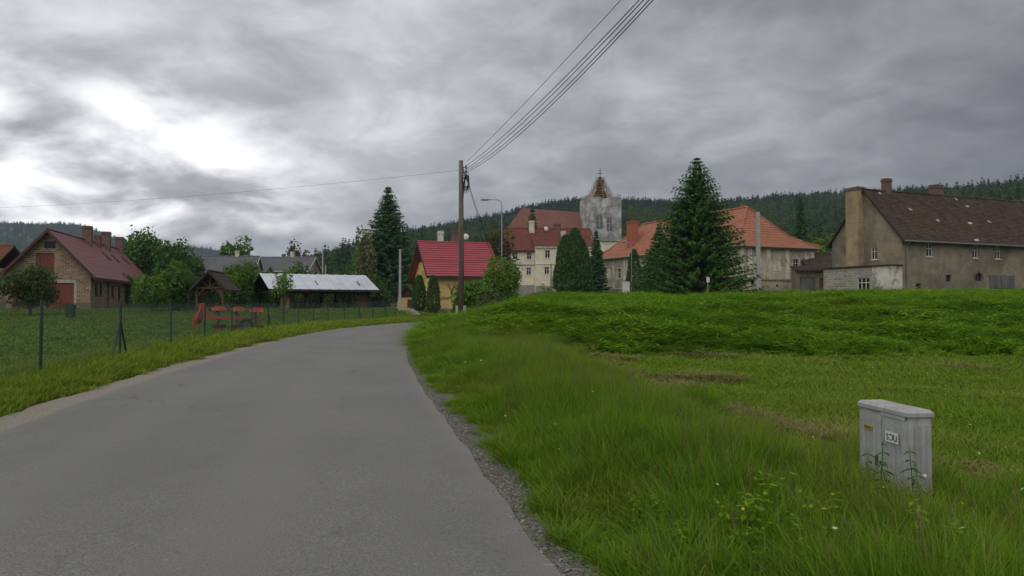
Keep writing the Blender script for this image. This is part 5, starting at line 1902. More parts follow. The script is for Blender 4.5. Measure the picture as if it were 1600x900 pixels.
# ---- brick barn on the left
BN = empty('brick_barn', (-49.5, 75.1, 0.7), rad(14.5), 'ochre stone and brick barn with dark red roof and brick chimneys', 'barn')
BE, BR, BL, BW = 4.0, 8.1, 28.0, 7.5
fg = Face((0, 0), (1, 0))
bd = [(3.5, 0.1, 6.0, 2.95), (0.6, 0.1, 2.9, 2.95), (2.6, 4.1, 4.2, 5.9), (3.3, 6.35, 4.3, 7.0)]
fg.wall(BN, [(0, -0.6), (BW, -0.6), (BW, BE), (BW / 2, BR), (0, BE)], bd, M['brick_barn'])
fg.boards(BN, *bd[0], 9, M['door_red'])
fg.boards(BN, *bd[1], 8, M['door_red'])
fg.boards(BN, *bd[2], 5, M['door_red'], 'loft_door')
fg.window(BN, *bd[3], fmat=M['brownwood'], cols=2, rows=1, sill=False)
for (u0, v0, u1, v1) in (bd[0], bd[1]):
    fg.plate(BN, 'lintel', u0 - 0.15, v1 + 0.003, u1 + 0.15, v1 + 0.28, -0.1, 0.03, M['pale'])
fg.plate(BN, 'door_jamb', 6.003, 0.0, 6.25, 2.95, -0.1, 0.03, M['pale'])
fd = Face((BW, 0), (0, 1))
bs = [(1.6, 1.75, 2.55, 3.05), (3.35, 1.75, 4.3, 3.05), (8.2, 1.6, 9.3, 2.95), (11.2, 1.2, 12.4, 2.95), (16, 1.7, 17, 3), (18.2, 1.7, 19.2, 3), (22, 1.7, 23, 3)]
fd.wall(BN, [(0, -0.6), (BL, -0.6), (BL, BE), (0, BE)], bs, M['brick_barn'])
for w in bs:
    fd.window(BN, *w, fmat=M['brownwood'], cols=2, rows=2, fw=0.09)
    fd.plate(BN, 'lintel', w[0] - 0.15, w[3] + 0.003, w[2] + 0.15, w[3] + 0.24, -0.1, 0.03, M['pale'])
MB().path([(BW + 0.1, 6.4, BE - 0.3), (BW + 0.1, 6.4, 0)], 0.06, 6).build('downpipe', M['cable'], BN)
Face((0, BL), (0, -1)).wall(BN, [(0, -0.6), (BL, -0.6), (BL, BE), (0, BE)], [], M['brick_barn'])
Face((BW, BL), (-1, 0)).wall(BN, [(0, -0.6), (BW, -0.6), (BW, BE), (BW / 2, BR), (0, BE)], [], M['brick_barn'])
M['barge'] = mat_plain('dark_red_bargeboard', (0.075, 0.028, 0.026), 0.8, 0.2, 3)
rf = gable_roof(BN, -0.6, BW + 0.6, -0.7, BL + 0.5, BE - 0.5, BR + 0.12, M['roof_barn'], 12, 'y', M['barge'], 0.24, step=0.012)
for yy, hh, w in ((12.0, 9.7, 0.95), (16.3, 9.0, 0.7), (20.2, 9.8, 0.95), (27.0, 9.7, 0.95)):
    chimney(BN, BW / 2 + 0.3, yy, 7.4, hh, w, 0.7, M['brick_red'])
for yy in (15, 19, 24.5):
    MB().obox((BW / 2 + 1.6, yy, 6.55), Vector((0.45, 0, -0.45)), Vector((0, 0.4, 0)), Vector((0.04, 0, 0.04))).build('roof_hatch', M['barge'], rf)

# red-roofed wing beyond the barn
RW = empty('farm_wing', (-76, 88, 0.6), rad(4), 'red-roofed farm wing partly hidden beyond the barn gable', 'house')
for o_, d_, w_ in (((0, 0), (1, 0), 15.5), ((15.5, 0), (0, 1), 8), ((15.5, 8), (-1, 0), 15.5), ((0, 8), (0, -1), 8)):
    Face(o_, d_).wall(RW, [(0, -0.6), (w_, -0.6), (w_, 5.2), (0, 5.2)], [(4, 1.5, 5, 3)], M['plaster_manor'])
Face((0, 0), (1, 0)).window(RW, 4, 1.5, 5, 3)
gable_roof(RW, -0.4, 15.9, -0.5, 8.5, 5.0, 8.0, M['roof_cream'], 20)
chimney(RW, 12.5, 2.0, 6, 7.6, 0.9, 0.7, M['dark'])

# ---- timber carport
CP = empty('timber_carport', (PX(305, 66), 66, 0.45), rad(8), 'dark timber carport with open truss gable between the bushes', 'carport')
M['shingle'] = mat_roof('brown_shingle', (0.075, 0.058, 0.048), 4, 3, 0.3, None, 0.9, 0.4)
CW_, CD_ = 2.35, 4.6
for xx in (0.1, CW_ - 0.1):
    for yy in (0.1, CD_ - 0.1):
        MB().box(xx - 0.08, xx + 0.08, yy - 0.08, yy + 0.08, -0.3, 2.45).build('post', M['brownwood'], CP)
for yy in (0.1, CD_ / 2, CD_ - 0.1):
    mb = MB()
    mb.beam((-0.2, yy, 2.5), (CW_ + 0.2, yy, 2.5), 0.10, 0.16)
    mb.beam((-0.25, yy, 2.45), (CW_ / 2, yy, 3.75), 0.09, 0.14)
    mb.beam((CW_ + 0.25, yy, 2.45), (CW_ / 2, yy, 3.75), 0.09, 0.14)
    mb.beam((CW_ / 2, yy, 2.5), (CW_ / 2, yy, 3.7), 0.10)
    for s_ in (-1, 1):
        mb.beam((CW_ / 2, yy, 2.55), (CW_ / 2 + 0.7 * s_, yy, 3.1), 0.08)
        mb.beam((CW_ / 2 + s_ * (CW_ / 2 - 0.1), yy, 1.7), (CW_ / 2 + s_ * (CW_ / 2 - 0.75), yy, 2.45), 0.08)
    mb.build('truss', M['brownwood'], CP)
gable_roof(CP, -0.38, CW_ + 0.38, -0.5, CD_ + 0.4, 2.35, 3.95, M['shingle'], 9, 'y', M['darkwood'], 0.12)

# ---- slate-roofed buildings behind the carport
for (pa, pb, Yb, yr, ye, lab, sd) in ((306, 392, 142, 398, 428, 'grey slate-roofed building behind the timber carport', 5), (388, 482, 150, 400, 422, 'second grey slate-roofed building behind the metal-roofed shed', -4)):
    x0 = PX(pa, Yb)
    zb0 = gz(x0, Yb) - 0.3
    SB = empty('slate_house', (x0, Yb, zb0), rad(sd), lab, 'house')
    Lh = PX(pb, Yb) - x0
    eh = PZ(ye, Yb) - zb0
    rh = PZ(yr, Yb) - zb0
    for o_, d_, w_, g_ in (((0, 0), (1, 0), Lh, 0), ((Lh, 0), (0, 1), 8, 1), ((Lh, 8), (-1, 0), Lh, 0), ((0, 8), (0, -1), 8, 1)):
        hw = [(1.5 + 3 * k, eh - 2.2, 2.5 + 3 * k, eh - 0.8) for k in range(int((w_ - 2) / 3))] if g_ == 0 else []
        ol = [(0, -0.6), (w_, -0.6), (w_, eh), (0, eh)] if not g_ else [(0, -0.6), (w_, -0.6), (w_, eh), (w_ / 2, rh - 0.2), (0, eh)]
        fw_ = Face(o_, d_)
        fw_.wall(SB, ol, hw, M['plaster_manor'])
        if o_ == (0, 0):
            for h in hw:
                fw_.window(SB, *h)
    gable_roof(SB, -0.4, Lh + 0.4, -0.5, 8.5, eh - 0.2, rh, M['roof_slate'], 18, 'x', M['white'])
    chimney(SB, Lh * 0.62, 4.2, rh - 0.6, rh + 1.0, 0.7, 0.6, M['manor_trim'])

# ------------------------------------------------------------------ poles, lamps, wires
M['polewood'] = mat_plain('weathered_pole_wood', (0.125, 0.095, 0.072), 0.95, 0.35, 5, bump=0.6, stretch=(1, 1, 0.12))
PB = Vector((PX(720, 42), 42, 0))
PB.z = gz(PB.x, PB.y)
PT = PZ(251, 42)
UP = empty('utility_pole', PB, 0, 'weathered wooden utility pole with black cable coil beside the road bend', 'pole')
hP = PT - PB.z
MB().path([(0.02, 0, -0.4), (0.02, 0, hP * 0.5), (0.0, 0, hP)], [0.165, 0.145, 0.115], 12).build('pole', M['polewood'], UP, True)
MB().lathe([(0.122, hP - 0.02), (0.122, hP + 0.03), (0.0, hP + 0.05)], n=12).build('pole_cap', M['gutter'], UP)
mb = MB()
for sx in (-0.21, 0.21):
    mb.box(sx - 0.07, sx + 0.07, -0.10, 0.10, -0.3, 1.0)
mb.build('concrete_footing', M['concrete'], UP)
mb = MB()
for k in range(3):
    z = hP - 0.35 - 0.28 * k
    mb.box(0.09, 0.33, -0.03, 0.03, z - 0.03, z + 0.03)
    mb.path([(0.28, 0, z - 0.12), (0.28, 0, z + 0.12)], 0.05, 7)
mb.build('bracket', M['gutter'], UP)
mb = MB()
crn = random.Random(9)
for k in range(7):
    zc_ = hP - 1.15 + crn.uniform(-0.25, 0.2)
    rz, rx = crn.uniform(0.32, 0.55), crn.uniform(0.10, 0.2)
    cxk = 0.24 + crn.uniform(-0.04, 0.12)
    pts = [(cxk + rx * math.cos(a_), crn.uniform(-0.12, -0.04), zc_ + rz * math.sin(a_)) for a_ in [2 * math.pi * q / 14 for q in range(15)]]
    pts[-1] = pts[0]
    mb.path(pts, 0.018, 5, False)
mb.path([(0.10, -0.05, hP - 0.3), (0.22, -0.1, hP - 0.9), (0.15, -0.1, hP - 1.6), (0.13, -0.02, hP - 2.0)], 0.022, 5)
mb.build('cable_coil', M['cable'], UP)


def cable(name, p0, p1, sag, r, label, group=None, n=28, y_cut=None):
    p0, p1 = Vector(p0), Vector(p1)
    pts = []
    for k in range(n + 1):
        t = k / n
        p = p0.lerp(p1, t)
        p.z -= sag * 4 * t * (1 - t)
        pts.append(p)
    o = MB().path(pts, r, 5).build(name, M['cable'], None, True)
    return tag(o, label, 'cable', group)


att = Vector((PB.x + 0.3, 42, PT - 0.3))
for k, (dx, dz, dxe, sg, lab) in enumerate(((0.0, 0.25, 1.05, 0.45, 'topmost single thin cable running from the pole over the road'),
                                            (0.0, 0.05, 0.41, 1.05, 'upper cable of the bundle running from the pole over the road'),
                                            (0.02, -0.1, 0.11, 1.15, 'second cable of the bundle running from the pole over the road'),
                                            (0.04, -0.2, -0.22, 1.35, 'third cable of the bundle running from the pole over the road'),
                                            (0.05, -0.3, -0.43, 1.45, 'lowest cable of the bundle running from the pole over the road'))):
    cable('overhead_cable', att + Vector((dx, 0, dz)), (8.0 + dxe, -9.0, 9.6 + dz), sg, 0.012 if k else 0.009, lab, 'overhead cables')
cable('side_wire', (PB.x - 0.1, 42, PT - 0.5), (PX(-350, 60), 60, PZ(330, 60)), 0.7, 0.006, 'thin single wire leading off the pole over the barn')
# street lamps
def street_lamp(px, Y, top, arm_px, label, r=0.055, group=None):
    X = PX(px, Y)
    zg = gz(X, Y)
    o = empty('street_lamp', (X, Y, zg), 0, label, 'lamp', group)
    h = PZ(top, Y) - zg
    al = abs(arm_px) / F * Y
    sgn = -1 if arm_px < 0 else 1
    pts = [(0, 0, -0.3), (0, 0, h * 0.55), (0, 0, h - 0.45)]
    for k in range(1, 6):
        a_ = math.pi / 2 * k / 5
        pts.append((sgn * 0.42 * (1 - math.cos(a_)), 0, h - 0.45 + 0.42 * math.sin(a_)))
    pts.append((sgn * al * 0.7, 0, h - 0.02))
    MB().path(pts, [r * 1.3, r, r * 0.8] + [r * 0.65] * 6, 8).build('post', M['steel'], o, True)
    mb = MB()
    mb.obox((sgn * al * 0.86, 0, h - 0.04), (al * 0.2, 0, 0.0), (0, 0.13, 0), (0, 0, 0.05))
    lh_ = mb.build('lamp_head', M['gutter'], o)
    MB().obox((sgn * al * 0.88, 0, h - 0.105), (al * 0.14, 0, 0), (0, 0.09, 0), (0, 0, 0.013)).build('lens', M['white'], lh_)
    return o


SLx = street_lamp(784, 62, 311, -31, 'grey street lamp with arm bent over the road behind the bush')
street_lamp(987, 80, 378, -14, 'slim street lamp in front of the manor windows', 0.035)
le = Vector((PX(783, 62), 62, PZ(430, 62)))
cable('service_cable', att + Vector((0, 0, -0.55)), le, 0.25, 0.012, 'upper of two cables dropping steeply from the pole to the lamp', 'service cables')
cable('service_cable', att + Vector((0.02, 0, -0.75)), le + Vector((0.02, 0, -0.2)), 0.32, 0.012, 'lower of two cables dropping steeply from the pole to the lamp', 'service cables')


def concrete_pole(px, Y, top, w, label, mat=None, bracket=True):
    X = PX(px, Y)
    zg = gz(X, Y)
    h = PZ(top, Y) - zg
    o = empty('concrete_pole', (X, Y, zg), 0, label, 'pole')
    mb = MB()
    a_, b_ = w * 0.62, w * 0.42
    mb.add([(-a_, -a_, -0.4), (a_, -a_, -0.4), (a_, a_, -0.4), (-a_, a_, -0.4), (-b_, -b_, h), (b_, -b_, h), (b_, b_, h), (-b_, b_, h)],
           [(0, 1, 5, 4), (1, 2, 6, 5), (2, 3, 7, 6), (3, 0, 4, 7), (4, 5, 6, 7)])
    mb.build('post', mat or M['concrete'], o)
    if bracket:
        MB().obox((b_ + 0.06, 0, h - 0.25), (0.12, 0, 0), (0, 0.03, 0), (0, 0, 0.03)).build('bracket', M['gutter'], o)
    return o


concrete_pole(1185, 78, 331, 0.36, 'square grey concrete pole in front of the manor gable end')
concrete_pole(625, 78, 389, 0.22, 'slender concrete pole beside the small yellow hut')
concrete_pole(504, 96, 388, 0.16, 'thin pale pole behind the metal-roofed shed', bracket=False)
concrete_pole(508.5, 94, 414, 0.14, 'short pale stake next to the thin pole behind the shed', bracket=False)
concrete_pole(861, 100, 412, 0.13, 'short dark post in front of the cream house', M['darkwood'], False)
pz_ = PZ(335, 78)
cable('house_wire', (PX(1185, 78), 78, pz_), (PX(1345, 74), 73.2, PZ(347, 73.2)), 0.5, 0.012, 'thin wire from the concrete pole to the gable chimney stack')
cable('house_wire', (PX(1185, 78), 78, pz_), (PX(1080, 84), 84, PZ(362, 84)), 0.3, 0.012, 'thin wire from the concrete pole into the large spruce')

# small white notice board and post near the manor
NB = empty('notice_sign', (PX(1106, 57), 57, gz(PX(1106, 57), 57)), 0.2, 'small white sign on a grey post under the large spruce', 'sign')
hz = PZ(433, 57) - NB.location.z
MB().path([(0, 0, -0.3), (0, 0, hz + 0.02)], 0.03, 7).build('post', M['steel'], NB)
MB().obox((0, -0.045, hz - 0.2), (0.12, 0, 0), (0, 0.012, 0), (0, 0, 0.2)).build('panel', M['white'], NB)
WC = empty('meter_box', (PX(978, 92), 92, gz(PX(978, 92), 92)), 0.3, 'white meter box standing before the manor wall', 'box')
MB().box(-0.42, 0.42, -0.2, 0.2, -0.3, 1.35).build('body', M['white'], WC)
MB().box(-0.46, 0.46, -0.24, 0.24, 1.35, 1.42).build('lid', M['white'], WC)
mb = MB()
mb.box(-0.36, -0.01, -0.215, -0.202, 0.2, 1.25)
mb.box(0.01, 0.36, -0.215, -0.202, 0.2, 1.25)
mb.build('door', M['white'], WC)

# ------------------------------------------------------------------ fences
M['fence_green'] = mat_plain('dark_green_fence_paint', (0.022, 0.045, 0.034), 0.6, 0.2, 5, bump=0)
M['fence_wire'] = mat_plain('green_coated_wire', (0.030, 0.062, 0.044), 0.6, 0.15, 5, bump=0)


def fence(name, pts, braces, h, pitch, label, wr=0.0022, post_r=0.032):
    o = empty(name, (pts[0][0], pts[0][1], 0), 0, label, 'fence')
    ox, oy = pts[0]
    P3 = [Vector((x_ - ox, y_ - oy, gz(x_, y_))) for x_, y_ in pts]
    for k, p in enumerate(P3):
        lean = Vector((0.03 * math.sin(k * 2.3), 0.02 * math.cos(k * 1.7), 0))
        MB().path([p - Vector((0, 0, 0.3)), p + lean + Vector((0, 0, h + 0.06))], post_r, 7).build('post', M['fence_green'], o)
        if k in braces:
            d = (P3[min(k + 1, len(P3) - 1)] - P3[max(k - 1, 0)])
            d.z = 0
            d.normalize()
            for s_ in braces[k]:
                MB().path([p + d * s_ * 0.75 - Vector((0, 0, 0.1)), p + Vector((0, 0, h * 0.72))], post_r * 0.9, 7).build('brace', M['fence_green'], o)
    # chain link: straight diagonal wires both ways, and tension wires
    V, Fq = [], []

    def strip(a, b, r):
        d = (b - a).normalized()
        s = Vector((-d.y, d.x, 0))
        if s.length < 1e-3:
            s = Vector((1, 0, 0))
        s = s.normalized() * r
        u = d.cross(s).normalized() * r
        q = len(V)
        for p in (a, b):
            for w in (s + u * 0.6, -s + u * 0.6, -u * 1.2):
                V.append(p + w)
        for i in range(3):
            j = (i + 1) % 3
            Fq.append((q + i, q + j, q + 3 + j, q + 3 + i))
    for k in range(len(P3) - 1):
        a, b = P3[k], P3[k + 1]
        L_ = (b - a).length
        n_ = int(L_ / pitch)
        hn = h / pitch                      # wires climb one pitch per pitch
        for i in range(-int(hn) - 1, n_ + 1):
            for s_ in (1, -1):
                # parametric: u = i*pitch + s*z
                u0, z0, u1, z1 = i * pitch, 0.04, i * pitch + h - 0.04, h
                if u0 < 0:
                    z0 -= u0
                    u0 = 0
                if u1 > L_:
                    z1 -= (u1 - L_)
                    u1 = L_
                if z1 - z0 < 0.02 or u1 <= u0:
                    continue
                if s_ < 0:
                    u0, u1 = L_ - u0, L_ - u1
                pa = a.lerp(b, u0 / L_)
                pb = a.lerp(b, u1 / L_)
                strip(pa + Vector((0, 0, z0)), pb + Vector((0, 0, z1)), wr)
        for z in (0.06, h * 0.5, h):
            strip(a + Vector((0, 0, z)), b + Vector((0, 0, z)), 0.003)
    me = quad_mesh('wire_mesh', np.array([tuple(v_) for v_ in V]), np.array(Fq), M['fence_wire'])
    w = link('wire_mesh', me, o)
    w['kind'] = 'stuff'
    return o


fpts = [(-6.1, 0), (-7.2, 5), (-8.2, 10), (-9.2, 15), (-10.2, 20), (-11.3, 25.5), (-12.0, 30), (-12.75, 35), (-13.2, 39), (-13.5, 42.5), (-13.68, 46), (-13.75, 49.5),
        (-13.7, 53), (-13.5, 56.5), (-13.1, 60), (-12.6, 63.2), (-12.0, 66.4), (-11.45, 69.2), (-10.9, 72)]
fence('wire_fence', fpts, {4: (-1, 1), 9: (1,), 15: (1,), 17: (1,)}, 1.5, 0.075, 'dark green chain-link fence along the road with braced posts')
bpts = [(-52, 57), (-46.5, 58.5), (-41, 60), (-36, 61.2), (-31, 62.2), (-26.5, 63), (-22, 64)]
fence('wire_fence', bpts, {}, 1.3, 0.12, 'rear wire fence between the lawn and the brick barn', 0.002, 0.03)

# ------------------------------------------------------------------ red plough on the lawn
M['plough_red'] = mat_plain('worn_red_paint', (0.38, 0.050, 0.028), 0.55, 0.15, 4, dirt=(0.25, 0.06, 0.035))
M['plough_steel'] = mat_plain('blued_plough_steel', (0.12, 0.13, 0.14), 0.45, 0.2, 4, metal=0.5)
M['tyre'] = mat_plain('black_rubber', (0.02, 0.021, 0.022), 0.9, 0.2, 6)
PLx, PLy = PX(304, 40), 40.0
PL = empty('red_plough', (PLx, PLy, gz(PLx, PLy)), rad(4), 'red reversible plough parked on the lawn behind the fence', 'plough')
mb = MB()
mb.beam((0.15, 0, 0.78), (3.3, 0.15, 0.66), 0.16, 0.16)
mb.build('beam', M['plough_red'], PL)
mb = MB()
mb.beam((0.15, -0.35, 0.45), (0.42, 0, 1.42), 0.12, 0.12)
mb.beam((0.15, 0.35, 0.45), (0.42, 0, 1.42), 0.12, 0.12)
mb.beam((0.42, 0, 1.42), (0.75, 0, 0.85), 0.11, 0.14)
mb.beam((0.1, -0.42, 0.55), (0.1, 0.42, 0.55), 0.14, 0.2)
mb.obox((0.36, 0, 1.2), (0.12, 0, 0.05), (0, 0.1, 0), (-0.05, 0, 0.25))
mb.obox((0.2, 0, 0.78), (0.18, 0, 0), (0, 0.2, 0), (0, 0, 0.14))
mb.build('headstock', M['plough_red'], PL)
for sy in (-0.42, 0.42):
    MB().path([(-0.02, sy, 0.55), (0.1, sy * 1.05, 0.25), (0.12, sy * 1.05, 0.02)], 0.04, 6).build('stand_leg', M['plough_red'], PL)


def mouldboard(sgn):
    """curved plough body, upright (sgn 1) or turned over"""
    V, FF = [], []
    for j in range(6):
        for i in range(7):
            s, t = i / 6, j / 5
            x_ = -0.26 + 0.58 * s - 0.10 * t
            z_ = sgn * (0.36 + 0.26 * math.sin(t * 1.5) * (0.55 + 0.45 * math.sin(s * 2.6)))
            y_ = -0.25 + 0.42 * s * s + 0.16 * math.sin(t * 2.2) * (0.3 + s)
            V.append((x_, y_, z_))
    for j in range(5):
        for i in range(6):
            q = j * 7 + i
            FF.append((q, q + 1, q + 8, q + 7))
    n0 = len(V)
    V2 = [(a_, b_ + 0.03, c_) for a_, b_, c_ in V]
    FF2 = [tuple(n0 + q for q in f[::-1]) for f in FF]
    rim = [0, 1, 2, 3, 4, 5, 6, 13, 20, 27, 34, 41, 40, 39, 38, 37, 36, 35, 28, 21, 14, 7]
    FF3 = [(rim[k], rim[(k + 1) % len(rim)], n0 + rim[(k + 1) % len(rim)], n0 + rim[k]) for k in range(len(rim))]
    return MB().add(V + V2, FF + FF2 + FF3).mesh('mouldboard', M['plough_red'])


mu, md_ = mouldboard(1), mouldboard(-1)
for k in range(3):
    xx = 1.25 + 0.95 * k
    zz = 0.74 - 0.04 * k
    for me, sgn in ((mu, 1), (md_, -1)):
        o = link('mouldboard', me, PL)
        o.location = (xx, 0.0, zz)
        lg = MB()
        lg.beam((xx - 0.02, 0.08, zz), (xx - 0.10, 0.0, zz + sgn * 0.46), 0.06, 0.14)
        lg.build('plough_leg', M['plough_steel'], PL)
wh = empty('depth_wheel', (2.75, -0.45, 0.36))
wh.parent = PL
mb = MB()
for k in range(20):
    pass
prof = []
for k in range(9):
    a_ = 2 * math.pi * k / 8
    prof.append((0.28 + 0.085 * math.cos(a_), 0.10 * math.sin(a_)))
ty_ = MB().lathe(prof, n=20).build('tyre', M['tyre'], wh, True)
ty_.rotation_euler = (rad(90), 0, 0.15)
rm_ = MB().lathe([(0.0, 0.05), (0.08, 0.05), (0.10, 0.02), (0.2, 0.02), (0.21, 0.06), (0.21, -0.06), (0.0, -0.05)], n=16).build('rim', M['plough_steel'], wh)
rm_.rotation_euler = (rad(90), 0, 0.15)
mb = MB()
mb.beam((2.75, -0.3, 0.36), (2.75, 0.1, 0.72), 0.08)
mb.build('wheel_arm', M['plough_red'], PL)
mb = MB()
mb.beam((0.45, 0.05, 1.05), (1.5, 0.1, 0.85), 0.08)
mb.build('ram', M['plough_steel'], PL)

# green litter bin by the barn
bx_, by_ = PX(110, 56), 56.0
GB = empty('litter_bin', (bx_, by_, gz(bx_, by_)), 0.2, 'dark green wheeled bin standing on the grass before the barn', 'bin')
M['bin_green'] = mat_plain('dark_green_plastic', (0.018, 0.060, 0.030), 0.5, 0.1, 4, bump=0)
mb = MB()
mb.add([(-0.24, -0.24, 0.06), (0.24, -0.24, 0.06), (0.24, 0.24, 0.06), (-0.24, 0.24, 0.06), (-0.3, -0.32, 0.95), (0.3, -0.32, 0.95), (0.3, 0.32, 0.95), (-0.3, 0.32, 0.95)],
       [(0, 1, 5, 4), (1, 2, 6, 5), (2, 3, 7, 6), (3, 0, 4, 7), (0, 3, 2, 1), (4, 5, 6, 7)])
mb.build('body', M['bin_green'], GB)
mb = MB().box(-0.33, 0.33, -0.36, 0.34, 0.953, 1.0)
mb.box(-0.27, 0.27, -0.28, 0.26, 1.0, 1.04)
mb.build('lid', M['bin_green'], GB)
for sx in (-0.27, 0.27):
    mb = MB().lathe([(0.0, -0.03), (0.1, -0.03), (0.1, 0.03), (0.0, 0.03)], n=12)
    w_ = mb.build('wheel', M['tyre'], GB)
    w_.location = (sx, 0.27, 0.1)
    w_.rotation_euler = (0, rad(90), 0)

# concrete driveway towards the yellow house
mb = MB()
dv = [(-9.6, 74.2), (-10.2, 77), (-11.2, 80), (-12.4, 83.5), (-13.2, 87)]
for k in range(len(dv) - 1):
    (xa, ya), (xb, yb) = dv[k], dv[k + 1]
    for q in range(4):
        t0, t1 = q / 4, (q + 1) / 4
        pa = (xa + (xb - xa) * t0, ya + (yb - ya) * t0)
        pb = (xa + (xb - xa) * t1, ya + (yb - ya) * t1)
        w_ = 0.75
        mb.poly([(pa[0] - w_, pa[1], gz(*pa) + 0.06), (pa[0] + w_, pa[1], gz(*pa) + 0.06), (pb[0] + w_, pb[1], gz(*pb) + 0.06), (pb[0] - w_, pb[1], gz(*pb) + 0.06)])
tag(mb.build('path', M['sand']), 'pale path leading to the small yellow hut', kind='structure')

# ------------------------------------------------------------------ utility cabinet
CBx, CBy = 2.63, 5.13
m, nt, N, L, B = new_mat('weathered_cabinet_grey')
v = _coords(nt, 'Object')
c = _mix(nt, _rng(nt, _noise(nt, v, 5, 6, 0.65), 0.3, 0.7), (0.28, 0.285, 0.27), (0.40, 0.405, 0.39))
vs_ = _coords(nt, 'Object', (14, 14, 0.9))
c = _mix(nt, _rng(nt, _noise(nt, vs_, 1.5, 5, 0.6), 0.48, 0.72, 0, 0.7), c, (0.24, 0.235, 0.215))
c = _mix(nt, _rng(nt, _noise(nt, v, 26, 4, 0.7), 0.6, 0.75, 0, 0.6), c, (0.22, 0.225, 0.20))
L.new(c, B.inputs['Base Color'])
B.inputs['Roughness'].default_value = 0.75
_bump(nt, B, _noise(nt, v, 60, 4, 0.6), 0.25, 0.003)
M['cab'] = m
M['seam'] = mat_plain('dark_seam', (0.06, 0.06, 0.058), 0.9, 0.2, 8)
# local x: along the front (towards the camera is +x), local -y: out of the front, which faces the road
zc0 = gz(CBx, CBy)
UC = empty('utility_cabinet', (CBx, CBy, zc0), math.atan2(-(5.72 - 5.13), 0.055), 'weathered grey ribbed utility cabinet standing in tall grass', 'cabinet')
# local axes: x points from the far front corner to the near front corner; origin at the near front corner
CWd, CDp, CHt = 0.595, 0.185, 0.84 - zc0
body = MB().box(-CWd + 0.008, -0.008, 0.012, CDp - 0.008, -0.2, CHt - 0.045).build('body', M['cab'], UC)
mb = MB()
mb.prism([(-CWd - 0.005, -0.005, CHt - 0.045), (0.005, -0.005, CHt - 0.045), (0.005, CDp + 0.005, CHt - 0.045), (-CWd - 0.005, CDp + 0.005, CHt - 0.045)], (0, 0, 0.026))
mb.add([(-CWd - 0.005, -0.005, CHt - 0.019), (0.005, -0.005, CHt - 0.019), (0.005, CDp + 0.005, CHt - 0.019), (-CWd - 0.005, CDp + 0.005, CHt - 0.019),
        (-CWd + 0.01, 0.012, CHt), (-0.012, 0.012, CHt), (-0.012, CDp - 0.012, CHt), (-CWd + 0.01, CDp - 0.012, CHt)], [(0, 1, 5, 4), (1, 2, 6, 5), (2, 3, 7, 6), (3, 0, 4, 7), (4, 5, 6, 7)])
mb.build('lid', M['cab'], UC)
for k, (xa, xb) in enumerate(((-CWd + 0.012, -CWd / 2 - 0.004), (-CWd / 2 + 0.004, -0.012))):
    d_ = MB().box(xa, xb, 0.0, 0.0115, 0.02, CHt - 0.075).build('door', M['cab'], UC)
    nr_ = 4
    for q in range(nr_):
        c0 = xa + (xb - xa) * (q + 0.5) / nr_
        w_ = (xb - xa) / nr_ * 0.36
        MB().prism([(c0 - w_, 0, 0.04), (c0 + w_, 0, 0.04), (c0 + w_ * 0.6, -0.005, 0.04), (c0 - w_ * 0.6, -0.005, 0.04)], (0, 0, CHt - 0.15)).build('rib', M['cab'], d_)
for q in range(4):
    c0 = 0.012 + (CDp - 0.02) * (q + 0.5) / 4
    w_ = CDp / 4 * 0.36
    MB().prism([(-0.007, c0 - w_, 0.0), (-0.007, c0 + w_, 0.0), (0.001, c0 + w_ * 0.6, 0.0), (0.001, c0 - w_ * 0.6, 0.0)], (0, 0, CHt - 0.10)).build('rib', M['cab'], UC)
MB().box(-0.30, -0.02, -0.004, 0.001, CHt - 0.073, CHt - 0.050).build('hinge_strip', M['cab'], UC)
mb = MB().box(-0.36, -0.335, -0.016, -0.004, CHt * 0.45, CHt * 0.45 + 0.07)
mb.build('lock', M['seam'], UC)
M['plate_white'] = mat_plain('white_plate', (0.66, 0.67, 0.66), 0.5, 0.05, 6, bump=0)
M['print'] = mat_plain('black_print', (0.02, 0.02, 0.022), 0.6, 0.1, 5, bump=0)
M['sticker'] = mat_plain('yellow_sticker', (0.50, 0.30, 0.03), 0.6, 0.1, 5, bump=0)
zp = CHt - 0.205
sg_ = MB().box(-0.235, -0.085, -0.0125, -0.0095, zp - 0.036, zp + 0.036).build('number_plate', M['plate_white'], UC)
for ch_, xo, flip in (('S', -0.205, 0), ('C', -0.160, 1), ('U', -0.115, 0)):
    me = text_mesh(ch_, 0.064, 0.002)
    t_ = link('lettering', me, sg_, M['print'])
    if flip:
        t_.location = (xo, -0.0145, zp + 0.0225)
        t_.rotation_euler = (rad(90), rad(180), 0)
    else:
        t_.location = (xo, -0.0145, zp - 0.0225)
        t_.rotation_euler = (rad(90), 0, 0)
st_ = MB().box(-0.508, -0.40, -0.0115, -0.0088, zp + 0.01, zp + 0.04).build('warning_sticker', M['sticker'], UC)
mb = MB()
for q in range(5):
    mb.box(-0.50 + q * 0.019, -0.488 + q * 0.019, -0.0125, -0.0116, zp + 0.016, zp + 0.03 + 0.004 * (q % 2))
mb.build('lettering', M['print'], st_)

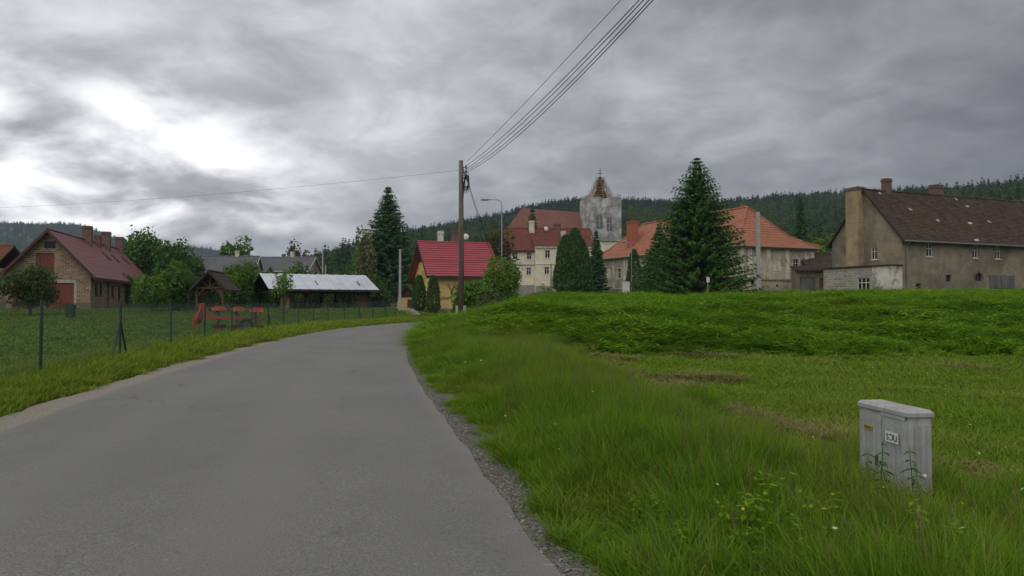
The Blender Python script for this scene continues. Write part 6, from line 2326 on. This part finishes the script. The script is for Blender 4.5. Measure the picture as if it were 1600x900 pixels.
# nettle stems standing right before the cabinet
def nettle(px, Y, top, label, seed, ls=0.035):
    X = PX(px, Y)
    zg = gz(X, Y)
    h = PZ(top, Y) - zg
    rng = np.random.default_rng(seed)
    o = empty('nettle_plant', (X, Y, zg), rng.uniform(0, 6), label, 'plant', 'nettles beside the cabinet')
    ln = rng.normal(0, 0.05, 2)
    MB().path([(0, 0, -0.05), (ln[0] * 0.4, ln[1] * 0.4, h * 0.5), (ln[0], ln[1], h)], [0.005, 0.004, 0.002], 5).build('stem', LEAFM['thuja'], o)
    nl = 7
    for k in range(nl):
        t = 0.35 + 0.65 * (k + 0.5) / nl
        for s_ in (0, 1):
            a_ = k * 1.57 + s_ * math.pi + rng.uniform(-.3, .3)
            l = ls * (1.3 - 0.75 * (t - 0.35) / 0.65) * rng.uniform(0.85, 1.2)
            d = Vector((math.cos(a_), math.sin(a_), -0.25))
            sd = Vector((-math.sin(a_), math.cos(a_), 0))
            b = Vector((ln[0] * t, ln[1] * t, h * t))
            mb = MB()
            mb.add([b, b + d * l * 0.7 + sd * l * 0.42 + Vector((0, 0, 0.004)), b + d * l * 1.5 + sd * l * 0.28, b + d * l * 2.2 + Vector((0, 0, -l * 0.5)), b + d * l * 1.5 - sd * l * 0.28, b + d * l * 0.7 - sd * l * 0.42 + Vector((0, 0, 0.004)), b + d * l * 0.9 + Vector((0, 0, -0.004))],
                   [(0, 1, 6), (1, 2, 6), (2, 3, 6), (3, 4, 6), (4, 5, 6), (5, 0, 6)])
            mb.build('leaf', LEAFM['thuja'], o)


nettle(1427, 4.85, 697, 'tallest nettle standing before the narrow side of the cabinet', 1)
nettle(1370, 4.95, 684, 'nettle standing before the middle of the cabinet front', 2)
nettle(1398, 4.8, 716, 'short nettle at the near corner of the cabinet', 3)
nettle(1352, 5.1, 706, 'nettle at the far end of the cabinet front', 4)
nettle(1440, 4.75, 728, 'low nettle beside the narrow cabinet side, lowest of them', 5)

# ------------------------------------------------------------------ air
m = bpy.data.materials.new('haze_air')
m.use_nodes = True
nt = m.node_tree
nt.nodes.remove(nt.nodes['Principled BSDF'])
pv = nt.nodes.new('ShaderNodeVolumePrincipled')
pv.inputs['Color'].default_value = (0.68, 0.82, 1.0, 1)
pv.inputs['Density'].default_value = 0.00016
pv.inputs['Anisotropy'].default_value = 0.0
nt.links.new(pv.outputs[0], nt.nodes['Material Output'].inputs['Volume'])
HZ = MB().box(-4800, 4800, -4800, 4800, -4, float(GZ.max()) + 45).build('haze', m)
tag(HZ, 'thin blue haze over the distant hills', kind='stuff')
